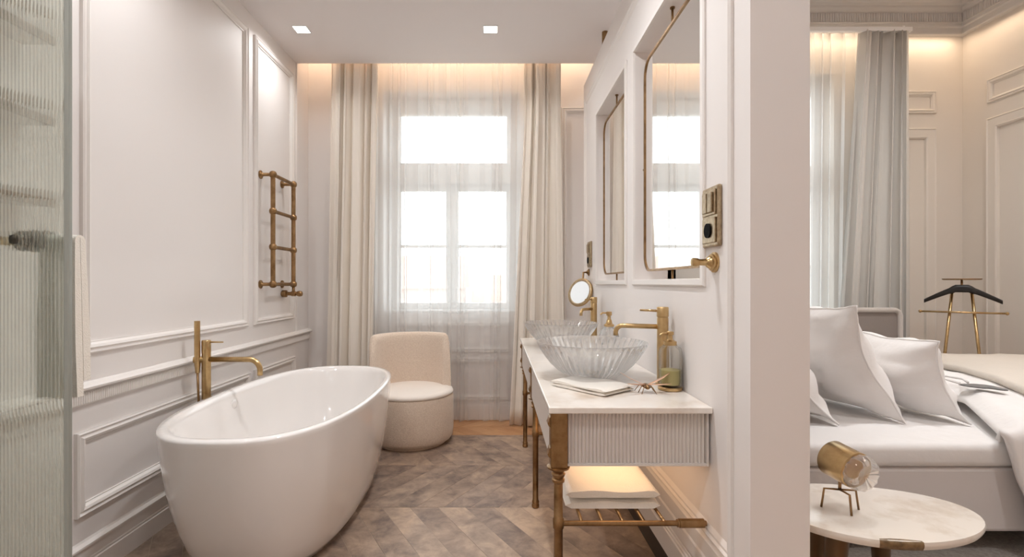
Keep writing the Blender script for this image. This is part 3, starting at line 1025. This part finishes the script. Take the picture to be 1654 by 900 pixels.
# brass insect figurine with raised wings
ix, iy = 0.533, 1.768
ins = thing('insect_figurine', (ix, iy, VH), 'little brass insect figurine with spread wings beside the hand towel', 'figurine')
MB().lathe([(0.001, -0.026), (0.006, -0.022), (0.009, -0.012), (0.0085, 0.0), (0.0075, 0.006), (0.010, 0.012), (0.009, 0.02), (0.005, 0.024), (0.006, 0.028), (0.004, 0.034), (0.001, 0.036)], ix, iy, 14, 'Y', VH + 0.022).build('insect_body', M['brass_dark'], ins, smooth=True)
for s in (-1, 1):
    for (dx, dy, dz, wd) in ((0.085, 0.015, 0.040, 0.011), (0.072, -0.035, 0.010, 0.009)):
        def fn(u, v, s=s, dx=dx, dy=dy, dz=dz, wd=wd):
            ww = wd * math.sin(PI * min(1, 0.12 + u * 0.86)) ** 0.6
            return (ix + s * (0.004 + dx * u), iy + dy * u + ww * (v - 0.5) * 2, VH + 0.029 + dz * u * (0.6 + 0.4 * u))
        MB().grid(fn, 10, 3).build('wing', M['wing'], ins, smooth=True, thick=0.0012)
    for (ya, fx_, fy_) in ((0.014, 0.034, 0.02), (0.0, 0.030, -0.004), (-0.012, 0.026, -0.026)):
        MB().tube([(ix + s * 0.005, iy + ya, VH + 0.021), (ix + s * fx_ * 0.6, iy + ya + fy_ * 0.4, VH + 0.023), (ix + s * fx_, iy + ya + fy_ * 0.8, VH + 0.0015)], [0.002, 0.0016, 0.0014], 6).build('leg', M['brass_dark'], ins, smooth=True)

# ------------------------------------------------------------------ mirrors in the openings


def rrect(u0, u1, v0, v1, r, n=8):
    p = []
    for (cu, cv, a0) in ((u1 - r, v1 - r, 0), (u0 + r, v1 - r, 90), (u0 + r, v0 + r, 180), (u1 - r, v0 + r, 270)):
        for k in range(n + 1):
            a = R(a0 + 90 * k / n)
            p.append((cu + r * math.cos(a), cv + r * math.sin(a)))
    return p


def hung_mirror(y0, y1, label):
    z0, z1 = 1.208, 2.215
    xm = 0.722
    t = thing('hung_mirror', (xm, (y0 + y1) / 2, z0), label, 'mirror', 'framed mirrors hung in the partition')
    p = rrect(y0, y1, z0, z1, 0.075)
    MB().rings([[(x, a, b) for a, b in p] for x in (xm - 0.004, xm + 0.004)]).build('mirror_glass', M['mirror'], t)
    fr = MB()
    rs_ = []
    po = rrect(y0 - 0.004, y1 + 0.004, z0 - 0.004, z1 + 0.004, 0.079)
    pi_ = rrect(y0 + 0.006, y1 - 0.006, z0 + 0.006, z1 - 0.006, 0.069)
    m_ = len(po)
    for j in range(m_ + 1):
        a, b = po[j % m_], pi_[j % m_]
        rs_.append([(xm - 0.009, *a), (xm + 0.009, *a), (xm + 0.009, *b), (xm - 0.009, *b)])
    fr.rings(rs_, True, False, False).build('mirror_frame', M['brass_dark'], t)
    ym = (y0 + y1) / 2
    MB().tube([(xm, ym, z1), (xm, ym, ZT)], 0.005, 8).build('hanging_rod', M['brass_dark'], t, smooth=True)
    MB().lathe([(0.010, 0.0), (0.010, 0.006)], xm, ym, 12, 'Z', ZT - 0.006).build('rod_plate', M['brass_dark'], t)
    for s, ye, yj in ((-1, y0, y0 - 0.028), (1, y1, y1 + 0.028)):
        MB().tube([(xm, ye, 1.705), (xm, yj, 1.705)], 0.006, 8).build('pivot_pin', M['brass_dark'], t, smooth=True)
    MB().tube([(xm, ym, z0), (xm, ym, ZS)], 0.005, 8).build('foot_rod', M['brass_dark'], t, smooth=True)


hung_mirror(1.672, 2.408, 'tall rounded mirror in the nearer partition opening reflecting the window')
hung_mirror(2.648, 3.328, 'tall rounded mirror in the partition opening nearer the window')
o = MB()
sc = thing('folded_cloth', (0.765, 1.84, ZS), 'small white folded cloth on the sill under the nearer mirror', 'cloth')
towel_stack(sc, 0.70, 0.82, 1.755, 1.93, ZS + 0.001, 2, 0.010, 'fold', M['towel'])

# brass post between partition top and ceiling
pp = thing('brass_post', (0.745, 3.42, 2.695), 'short brass post joining the partition top to the ceiling', 'post')
MB().tube([(0.745, 3.42, 2.695), (0.745, 3.42, ZC)], 0.021, 18).build('post_tube', M['brass_dark'], pp, smooth=True, auto=40)
MB().lathe([(0.032, 0), (0.032, 0.006), (0.024, 0.010)], 0.745, 3.42, 18, 'Z', 2.695).build('post_flange', M['brass_dark'], pp)

# switch and socket plates
def plate(yc, label):
    t = thing('socket_plate', (XP, yc, 1.356), label, 'socket', 'brass socket plates on the partition')
    b = 0.0
    bx(XP - 0.014, XP, yc - 0.058, yc + 0.058, 1.262, 1.450).build('plate_back', M['plate'], t, bevel=0.005)
    bx(XP - 0.019, XP - 0.014, yc - 0.046, yc + 0.046, 1.274, 1.352).build('socket_face', M['plate'], t, bevel=0.002)
    MB().lathe([(0.023, 0), (0.023, 0.004), (0.020, 0.0045), (0.001, 0.002)], XP - 0.0235, yc, 24, 'X', 1.313).build('socket_hole', M['black'], t, smooth=True, auto=40)
    bx(XP - 0.019, XP - 0.014, yc - 0.046, yc + 0.046, 1.360, 1.438).build('switch_face', M['plate'], t, bevel=0.002)
    for k in (-1, 1):
        bx(XP - 0.025, XP - 0.019, yc + k * 0.019 - 0.015, yc + k * 0.019 + 0.015, 1.368, 1.430).build('rocker', M['plate'], t, bevel=0.002)


plate(1.552, 'brass switch and socket plate above the stepped brass wall hook')
plate(3.60, 'brass switch and socket plate above the round magnifying mirror')
hk = thing('wall_hook', (XP, 1.545, 1.214), 'stepped round brass robe hook below the socket plate', 'hook')
MB().lathe([(0.032, 0.0), (0.032, 0.006), (0.026, 0.008), (0.026, 0.014), (0.020, 0.016), (0.018, 0.023), (0.011, 0.03), (0.010, 0.05), (0.013, 0.055), (0.0145, 0.066), (0.013, 0.072), (0.004, 0.074)], XP, 1.545, 24, 'X', 1.214).build('rosette', M['brass'], hk, smooth=True, auto=35)
hk.children[0].scale = (-1, 1, 1)

# magnifying mirror on its arm
mm = thing('magnifying_mirror', (0.60, 3.60, 1.08), 'round magnifying mirror with painted-on glow on brass arm at the window end of the vanity', 'mirror')
nrm = Vector((-0.72, -0.64, 0.30)).normalized()
ctr = Vector((0.600, 3.57, 1.08))
e1 = nrm.cross(Vector((0, 0, 1))).normalized()
e2 = e1.cross(nrm)
mt = Matrix(((e1.x, e2.x, nrm.x, ctr.x), (e1.y, e2.y, nrm.y, ctr.y), (e1.z, e2.z, nrm.z, ctr.z), (0, 0, 0, 1)))
MB(mt).lathe([(0.001, 0.0085), (0.083, 0.0085)], 0, 0, 32, 'Z', 0, False).build('mirror_face', M['mirror_glow'], mm)
MB(mt).lathe([(0.083, 0.0082), (0.086, 0.010), (0.098, 0.010), (0.100, 0.008)], 0, 0, 32, 'Z', 0, False).build('mirror_ring', M['plate'], mm, smooth=True)
MB(mt).lathe([(0.001, -0.012), (0.090, -0.012), (0.103, -0.008), (0.106, 0.0), (0.104, 0.009), (0.100, 0.010)], 0, 0, 32, 'Z', 0, False).build('mirror_case', M['brass'], mm, smooth=True, auto=50)
MB().tube([(XP - 0.012, 3.66, 1.228), (XP - 0.045, 3.65, 1.226), (XP - 0.05, 3.63, 1.18), (0.618, 3.585, 1.085)], 0.007, 10).build('arm', M['brass_dark'], mm, smooth=True)
MB().lathe([(0.026, 0.0), (0.026, -0.007), (0.016, -0.012), (0.010, -0.02)], XP, 3.66, 20, 'X', 1.228).build('wall_rosette', M['brass_dark'], mm, smooth=True, auto=40)

# ------------------------------------------------------------------ shower screen with reeded glass
GY = 1.2
ss = thing('shower_screen', (-1.3, GY, 0), 'reeded glass shower screen with slim grey edge profile', 'shower screen')
gx0, gx1 = XL + 0.004, -1.046
ng = 60
wg = (gx1 - gx0) / ng
pts = []
for i in range(ng):
    for k in range(6):
        t = k / 6
        pts.append((gx0 + wg * (i + t), GY - 0.004 - 0.0028 * math.sin(PI * t)))
pts.append((gx1, GY - 0.004))
poly = pts + [(gx1, GY + 0.004), (gx0, GY + 0.004)]
MB().rings([[(a, b, 0.012) for a, b in poly], [(a, b, 2.3) for a, b in poly]]).build('reeded_pane', M['reed_glass'], ss, smooth=True, auto=60)
bx(-1.046, -1.033, GY - 0.006, GY + 0.006, 0.001, 2.31).build('edge_profile', M['steel'], ss, bevel=0.003)
bx(gx0, -1.046, GY - 0.010, GY + 0.010, 2.296, 2.31).build('top_profile', M['steel'], ss)
bx(gx0, -1.046, GY - 0.010, GY + 0.010, 0.001, 0.014).build('bottom_profile', M['steel'], ss)
BZ = 1.2555
bar = MB().tube([(-1.52, 1.262, BZ), (-1.085, 1.262, BZ)], 0.011, 14).build('towel_bar', M['brass'], ss, smooth=True, auto=40)
for xx in (-1.175, -1.50):
    MB().lathe([(0.014, -0.042), (0.024, -0.038), (0.027, -0.03), (0.022, -0.022), (0.026, -0.014), (0.029, 0.0), (0.026, 0.014), (0.022, 0.022), (0.027, 0.03), (0.024, 0.038), (0.014, 0.042)], xx, 1.262, 18, 'X', BZ).build('bar_clamp', M['bronze'], bar, smooth=True)
    MB().tube([(xx, GY + 0.003, BZ), (xx, 1.262, BZ)], 0.012, 12).build('standoff', M['bronze'], bar, smooth=True)
# towel hung over the bar
wt = thing('hanging_towel', (-1.105, 1.262, 0.86), 'white towel hanging on the bar behind the reeded glass', 'towel')
rs = []
for i in range(9):
    t = i / 8
    x = -1.150 + 0.088 * t
    sec = []
    path = [(-0.020, 0.862), (-0.022, 1.0), (-0.019, 1.15), (-0.016, 1.25)]
    for k in range(7):
        a = PI - PI * k / 6
        path.append((0.0165 * math.cos(a), BZ + 0.0165 * math.sin(a)))
    path += [(0.016, 1.25), (0.02, 1.15), (0.024, 1.0), (0.022, 0.90)]
    outer = [(a, b) for a, b in path]
    inner = [(a * (0.72 if (b > BZ - 0.01 and i < 8) else 0.03), b - (0.004 if b > BZ else 0)) for a, b in reversed(path)]
    wob = 0.006 * math.sin(t * 9)
    for a, b in outer + inner:
        hang = max(0.0, min(1.0, (1.25 - b) / 0.38))
        sec.append((x + (t - 0.4) * 0.012 * hang, 1.262 + a + wob * hang, b))
    rs.append(sec)
MB().rings(rs).build('towel_cloth', M['towel'], wt, smooth=True, auto=60)

# shelves on the left wall, seen through the reeded glass
for k, z in enumerate((1.405, 1.675, 1.945)):
    t = thing('wall_shelf', (XL + 0.06, 1.53, z), ('lowest', 'middle', 'topmost')[k] + ' brown-edged wall shelf seen through the reeded glass', 'shelf', 'wall shelves behind the reeded glass')
    bx(XL, XL + 0.10, 1.22, 1.655, z, z + 0.022).build('shelf_board', M['trim'], t, bevel=0.002)
    bx(XL + 0.10, XL + 0.112, 1.22, 1.655, z - 0.004, z + 0.024).build('front_edge', M['oak_edge'], t, bevel=0.002)

# ------------------------------------------------------------------ downlights
def downlight(x, y, z, label, power, group):
    t = thing('downlight', (x, y, z), label, 'ceiling light', group)
    h = 0.05
    f = MB()
    f.box(x - h, x + h, y - h, y - h + 0.006, z - 0.004, z)
    f.box(x - h, x + h, y + h - 0.006, y + h, z - 0.004, z)
    f.box(x - h, x - h + 0.006, y - h + 0.006, y + h - 0.006, z - 0.004, z)
    f.box(x + h - 0.006, x + h, y - h + 0.006, y + h - 0.006, z - 0.004, z)
    f.build('trim_frame', M['window'], t)
    bx(x - h + 0.006, x + h - 0.006, y - h + 0.006, y + h - 0.006, z - 0.003, z).build('lens', M['lamp_on'], t)
    area('downlight_light', (x, y, z - 0.012), (0, 0, 0), 0.085, 0.085, power, SOFT, spread=150)


GL = 'square ceiling downlights'
downlight(-1.335, 3.38, ZC, 'square lit downlight in the ceiling above the tub and radiator', 3, GL)
downlight(-0.045, 3.38, ZC, 'square lit downlight in the ceiling between window and vanity', 4, GL)
for (x, y, p_, l_) in ((-1.335, 1.9, 5, 'added unseen square downlight over the near end of the bathtub, above the picture'),  # unseen downlights, added to brighten the tub front and the room
                      (-0.045, 1.9, 11, 'added unseen square downlight over the open tiled floor, above the picture'),
                      (-1.335, 0.4, 7, 'added unseen square downlight over the shower corner, above the picture'),
                      (-0.045, 0.4, 6, 'added unseen square downlight straight above the photographer'),
                      (-0.7, -0.9, 6, 'added unseen square downlight behind the photographer, towards the shower')):
    downlight(x, y, ZC, l_, p_, GL)
for (x, y, l_) in ((2.2, 0.6, 'added unseen square bedroom downlight over the side table, above the picture'), (2.0, 2.4, 'added unseen square bedroom downlight over the pillows, above the picture'), (3.3, 2.4, 'added unseen square bedroom downlight over the foot of the bed, above the picture')):  # unseen fixtures, added to light the bedroom side
    downlight(x, y, ZB, l_, 16, 'added unseen bedroom downlights')

# ------------------------------------------------------------------ bedroom
o = bx(1.0, 3.36, 0.9, 3.68, 0.0, 0.014).build('area_rug', M['rug'], None, bevel=0.005)
tag(o, 'grey-beige rug on the floor around the bed', 'rug')

BY0, BY1 = 2.07, 3.62
BXA, BXB = 1.275, 3.62
bed = thing('bed', ((BXA + BXB) / 2, (BY0 + BY1) / 2, 0), 'wide upholstered bed with white fitted sheet beyond the partition', 'bed')
bx(BXA, BXB, BY0 + 0.012, BY1 - 0.01, 0.10, 0.372).build('bed_base', M['valance'], bed, bevel=0.015)
bx(BXA, BXB, BY0, BY1, 0.374, 0.475).build('mattress', M['sheet'], bed, bevel=0.03, segs=4, smooth=True)
bx(1.155, 1.27, BY0 - 0.02, BY1 + 0.05, 0.06, 0.98).build('headboard', M['velvet'], bed, bevel=0.03, segs=3)
for (a, b) in ((1.5, 2.3), (1.5, 3.4), (3.3, 2.3), (3.3, 3.4)):
    bx(a - 0.03, a + 0.03, b - 0.03, b + 0.03, 0.015, 0.11).build('leg', M['black'], bed)


def pillow(loc, wy, hh, thick, lean, label, yaw=0, seed=0):
    """square cushion standing on the bed, leaning towards -X; loc = middle of its lower edge"""
    t = thing('pillow', loc, label, 'pillow', 'pillows on the bed')
    rnd = Random_ = random.Random(seed)
    N = 34

    def P(u, v, s):
        a, b = 2 * u - 1, 2 * v - 1
        th = thick * 0.5 * max(0.0, (1 - abs(a) ** 2.3)) ** 0.62 * max(0.0, (1 - abs(b) ** 2.3)) ** 0.62
        pin = 1 - 0.11 * (1 - abs(b) ** 2) * abs(a) ** 2
        pin2 = 1 - 0.11 * (1 - abs(a) ** 2) * abs(b) ** 2
        wr = 0.018 * noise.noise(Vector((u * 5 + seed, v * 5, s))) + 0.022 * noise.noise(Vector((u * 2.5 + seed, v * 8, s * 3)))
        sag = -0.035 * math.sin(PI * v) * (0.6 + 0.4 * a * a) + 0.022 * noise.noise(Vector((u * 2.6 + 3 * seed, v * 2.6, 0.3)))
        ey = 0.016 * noise.noise(Vector((v * 4 + seed, a * 2, 5.0))) * abs(a)
        ez = 0.018 * noise.noise(Vector((u * 4 + seed, 9.0, 1.0))) * max(0.0, b)
        return (sag + s * (th + (wr if 0.02 < u < 0.98 and 0.02 < v < 0.98 else 0) * 1.0), a * wy / 2 * pin + ey, (b * pin2 + 1) * hh / 2 + ez)
    m3 = Matrix.Translation(loc) @ Matrix.Rotation(yaw, 4, 'Z') @ Matrix.Rotation(-lean, 4, 'Y')
    mb = MB(m3)
    mb.grid(lambda u, v: P(u, v, 1), N, N)
    mb.grid(lambda u, v: P(1 - u, v, -1), N, N)
    mb.build('pillow_body', M['linen'], t, smooth=True)
    # flat flange seam around the edge
    ed = []
    for k in range(4 * N):
        q, r = divmod(k, N)
        s_ = r / N
        uv = ((s_, 0), (1, s_), (1 - s_, 1), (0, 1 - s_))[q]
        ed.append(P(uv[0], uv[1], 1))
    mb = MB(m3)
    pts_ = ed
    mb.tube(pts_ + [pts_[0]], 0.005, 6, False)
    mb.build('piping', M['linen'], t, smooth=True)
    return t


pillow((1.60, 2.66, 0.485), 0.68, 0.55, 0.26, R(32), 'white pillow lowest and nearest the headboard, behind two others', 0, 1)
pillow((1.92, 2.68, 0.485), 0.66, 0.61, 0.28, R(24), 'tall white square pillow leaning upright in the middle of the bed', R(4), 2)
pillow((2.20, 2.68, 0.485), 0.72, 0.42, 0.25, R(20), 'shorter white pillow in front of the tall one beside the duvet', R(3), 3)


def duvet_pt(u, v):
    # u along the bed length, v across it from the near hanging hem to the far edge
    s = v
    if s < 0.26:
        x0 = 2.20 - 0.13 * s / 0.26
    else:
        x0 = 2.07 + 0.36 * min(1.0, (s - 0.26) / 0.26)
    x = x0 + (3.66 - x0) * u
    if s < 0.22:
        q = s / 0.22
        yv = BY0 - 0.035 - 0.05 * (1 - q) * 1.0
        zv = 0.10 + (0.50 - 0.10) * q
    elif s < 0.30:
        q = (s - 0.22) / 0.08
        a = q * PI / 2
        yv = BY0 - 0.035 + 0.06 * (1 - math.cos(a))
        zv = 0.50 + 0.055 * math.sin(a)
    else:
        q = (s - 0.30) / 0.70
        yv = BY0 + 0.025 + (BY1 - BY0) * q
        zv = 0.555 + 0.035 * math.sin(q * PI)
    sl = 0.55 * max(0.0, min(1.0, 1 - u / 0.12))
    nx = noise.noise(Vector((x * 3, yv * 3, zv * 3)))
    nf = noise.noise(Vector((x * 9, yv * 4, zv * 5 + 4)))
    # slanting left hem: it moves right towards the floor
    xs = x
    edge = min(1.0, u / 0.06)
    zz_ = zv - (1 - edge) * 0.055 * (1 if s >= 0.26 else 0)
    return (xs + (0.01 * nf if s < 0.25 else 0), yv - (0.03 * nx + 0.012 * nf if s < 0.26 else 0), zz_ + (0.018 * noise.noise(Vector((x * 3, yv * 3, 1.7))) + 0.006 * nf if s >= 0.26 else 0) * edge)


dv = tag(MB().grid(duvet_pt, 60, 70).build('duvet', M['linen'], None, smooth=True, thick=0.02), 'white duvet spread over the bed and hanging down its near side', 'duvet')


def spread_pt(u, v):
    y = 2.30 + (BY1 + 0.03 - 2.30) * v
    xa = min(2.60 + 0.34 * (y - 2.43) / 0.85, 3.0)
    x = xa + (3.70 - xa) * u
    q = (y - BY0 - 0.025) / (BY1 - BY0)
    base_z = 0.555 + 0.035 * math.sin(max(0, min(1, q)) * PI) + 0.018 * noise.noise(Vector((x * 3, y * 3, 1.7)))
    nf = noise.noise(Vector((x * 7, y * 3, 2.0)))
    e = min(1, u / 0.10)
    return (x, y, base_z + 0.028 + 0.03 * math.sin(e * PI / 2) + 0.008 * nf)


sp_ = tag(MB().grid(spread_pt, 40, 50).build('bedspread', M['spread'], None, smooth=True, thick=0.035), 'beige bedspread folded over the foot end of the duvet', 'bedspread')

# satin sleep mask on the duvet
sm = thing('sleep_mask', (2.40, 2.47, 0.60), 'small grey satin sleep mask lying on the white duvet', 'sleep mask')
def mask_fn(u, v):
    a, b = 2 * u - 1, 2 * v - 1
    hh = (0.045 - 0.014 * math.exp(-(a / 0.2) ** 2)) * (1 - abs(a) ** 4) ** 0.5
    return (2.50 + a * 0.085 * 0.75, 2.55 - a * 0.085 * 0.6 + b * hh, 0.612 + 0.012 * (1 - b * b) * (1 - a * a))
MB().grid(mask_fn, 16, 6).build('mask', M['dark_cloth'], sm, smooth=True, thick=0.006)
MB().tube([(2.43, 2.60, 0.622), (2.41, 2.68, 0.635), (2.46, 2.72, 0.64), (2.50, 2.66, 0.635), (2.47, 2.60, 0.628)], 0.007, 6).build('strap', M['linen'], sm, smooth=True)

# velvet armchair between bed and window
ac = thing('velvet_armchair', (2.86, 3.93, 0), 'grey velvet armchair with piped back between bed and curtain', 'armchair')
bx(2.58, 3.04, 3.72, 4.06, 0.12, 0.42).build('seat', M['velvet'], ac, bevel=0.03, segs=3, smooth=True)
br = MB()
p = rrect(2.54, 3.055, 0.40, 0.945, 0.05)
br.rings([[(a, yy, b) for a, b in p] for yy in (3.76, 3.84)])
br.build('backrest', M['velvet'], ac, bevel=0.01)
po = [(a, 3.755, b) for a, b in p]
MB().tube(po + [po[0]], 0.018, 8, False).build('piping', M['velvet_edge'], ac, smooth=True)
for (a, b) in ((2.62, 3.75), (3.01, 3.75), (2.62, 4.02), (3.01, 4.02)):
    MB().lathe([(0.012, 0), (0.018, 0.13)], a, b, 12).build('leg', M['leg_wood'], ac, smooth=True, auto=40)

# marble side table
st = thing('side_table', (1.2, 1.6, 0), 'organic-shaped cream onyx side table beside the bed', 'side table')
N = 64
ctrl = []
for j in range(N):
    a = 2 * PI * j / N
    r = 1 + 0.05 * math.cos(2 * a + 0.6) + 0.035 * math.cos(3 * a - 0.5)
    ctrl.append((1.20 + 0.305 * r * math.cos(a), 1.60 + 0.215 * r * math.sin(a)))
def scl(k):
    return [(1.20 + (x - 1.20) * k, 1.60 + (y - 1.60) * k) for x, y in ctrl]
TZ = 0.42
rs = []
for k, z in ((0.93, TZ - 0.028), (0.975, TZ - 0.024), (0.995, TZ - 0.015), (1.0, TZ - 0.008), (0.99, TZ - 0.001), (0.97, TZ)):
    rs.append([(x, y, z) for x, y in scl(k)])
tt = MB().rings(rs).build('table_top', M['onyx'], st, smooth=True, auto=40)
pv = MB()
rs = []
for j in range(44, 49):
    q = [0.4, 0.9, 1, 0.8, 0.4][j - 44]
    x, y = ctrl[j % N]
    ring = []
    for k, z in ((0.985 - 0.07 * q, TZ + 0.0006), (0.991, TZ - 0.0005), (1.002, TZ - 0.008), (0.998, TZ - 0.015), (0.978, TZ - 0.0246)):
        ring.append((1.20 + (x - 1.20) * k, 1.60 + (y - 1.60) * k, z))
    rs.append(ring)
pv.rings(rs, False, False, False).build('brown_vein', M['vein'], tt, smooth=True)
for (a, b) in ((1.02, 1.52), (1.33, 1.71), (1.10, 1.74)):
    MB().tube([(a, b, 0.018), (1.20 + (a - 1.2) * 0.8, 1.6 + (b - 1.6) * 0.8, TZ - 0.027)], [0.020, 0.034], 16).build('leg', M['leg_wood'], st, smooth=True, auto=40)

# brass table lamp with crystal end
lx, ly = 1.112, 1.600
tl = thing('table_lamp', (lx, ly, TZ), 'brass cylinder table lamp with crystal lens on three thin legs', 'lamp')
ax = Vector((0.22, -0.96, -0.13)).normalized()
s1 = ax.cross(Vector((0, 0, 1))).normalized()
s2 = s1.cross(ax)
c0 = Vector((1.125, 1.60, 0.562)) - ax * 0.05
lm = Matrix(((s1.x, s2.x, ax.x, c0.x), (s1.y, s2.y, ax.y, c0.y), (s1.z, s2.z, ax.z, c0.z), (0, 0, 0, 1)))
MB(lm).lathe([(0.001, -0.005), (0.054, -0.005), (0.058, 0.0), (0.058, 0.088), (0.055, 0.090), (0.045, 0.080), (0.001, 0.078)], 0, 0, 36).build('lamp_body', M['brass'], tl, smooth=True, auto=40)
gl = MB(lm)
rs = []
n = 48
for r, z in [(0.050, 0.088), (0.055, 0.092), (0.056, 0.108), (0.050, 0.124), (0.038, 0.130), (0.02, 0.122), (0.004, 0.118)]:
    rs.append([((r + 0.002 * math.cos(12 * 2 * PI * j / n)) * math.cos(2 * PI * j / n), (r + 0.002 * math.cos(12 * 2 * PI * j / n)) * math.sin(2 * PI * j / n), z) for j in range(n)])
gl.rings(rs).build('crystal_lens', M['glass'], tl, smooth=True, auto=45)
hub = Vector((lx - 0.005, ly, TZ + 0.062))
MB().tube([hub, hub + Vector((0, 0, 0.035))], 0.005, 10).build('stem', M['brass_dark'], tl, smooth=True)
for k, (dx, dy) in enumerate(((-0.052, 0.012), (0.002, -0.05), (0.055, -0.008))):
    MB().tube([hub, hub + Vector((dx * 0.85, dy * 0.85, 0.0)), Vector((hub.x + dx, hub.y + dy, TZ + 0.001))], 0.0035, 8).build('leg', M['brass_dark'], tl, smooth=True)

# valet stand
vx, vy = 3.64, 3.88
vt = thing('valet_stand', (vx, vy, 0), 'brass valet stand with black hanger in the bedroom corner', 'valet stand')
dirv = Vector((0.74, -0.67, 0))
nv = Vector((0.67, 0.74, 0))
hg = MB()
rs = []
for i in range(25):
    t = i / 24 * 2 - 1
    p = Vector((vx, vy, 0)) + dirv * (t * 0.225)
    p.z = 1.118 - 0.115 * abs(t) ** 1.15 if abs(t) > 0.2 else 1.105
    p += nv * (-0.045 * (1 - t * t))
    h_ = 0.046 - 0.020 * abs(t) if abs(t) > 0.25 else 0.050
    w_ = 0.014 + 0.008 * abs(t)
    rs.append([p + nv * (w_ * math.cos(a)) + Vector((0, 0, h_ * 0.62 * math.sin(a))) for a in [2 * PI * j / 10 for j in range(10)]])
hg.rings(rs).build('hanger', M['hanger'], vt, smooth=True, auto=60)
base = Vector((vx, vy, 0))
for s in (-1, 1):
    MB().tube([base + dirv * (0.055 * s) + Vector((0, 0, 1.09)), base + dirv * (0.15 * s) - nv * 0.05], 0.0105, 10).build('leg', M['brass'], vt, smooth=True)
for s in (-1, 1):
    MB().tube([base + dirv * (0.15 * s) - nv * 0.16 + Vector((0, 0, 0.011)), base + dirv * (0.15 * s) + nv * 0.18 + Vector((0, 0, 0.011))], 0.0105, 10).build('foot_bar', M['brass'], vt, smooth=True)
rail = MB().tube([base + dirv * -0.245 - nv * 0.03 + Vector((0, 0, 0.92)), base + dirv * 0.245 - nv * 0.03 + Vector((0, 0, 0.92))], 0.0075, 10).build('trouser_bar', M['brass'], vt, smooth=True)
for s in (-1, 1):
    c_ = base + dirv * (0.247 * s) - nv * 0.03 + Vector((0, 0, 0.92))
    MB().lathe([(0.004, -0.012), (0.011, -0.006), (0.0125, 0.0), (0.011, 0.006), (0.004, 0.012)], c_.x, c_.y, 12, 'Z', c_.z).build('end_knob', M['brass'], rail, smooth=True)
MB().tube([base + Vector((0, 0, 1.10)), base + Vector((0, 0, 1.172))], 0.007, 10).build('stem', M['brass_dark'], vt, smooth=True)
tm = Matrix.Translation(base + Vector((0, 0, 1.172))) @ Matrix.Rotation(math.atan2(dirv.y, dirv.x), 4, 'Z') @ Matrix.Diagonal((1, 0.55, 1, 1))
MB(tm).lathe([(0.10, 0.0), (0.115, 0.003), (0.118, 0.011), (0.115, 0.011), (0.11, 0.006), (0.001, 0.006)], 0, 0, 28).build('tray', M['brass_dark'], vt, smooth=True, auto=40)
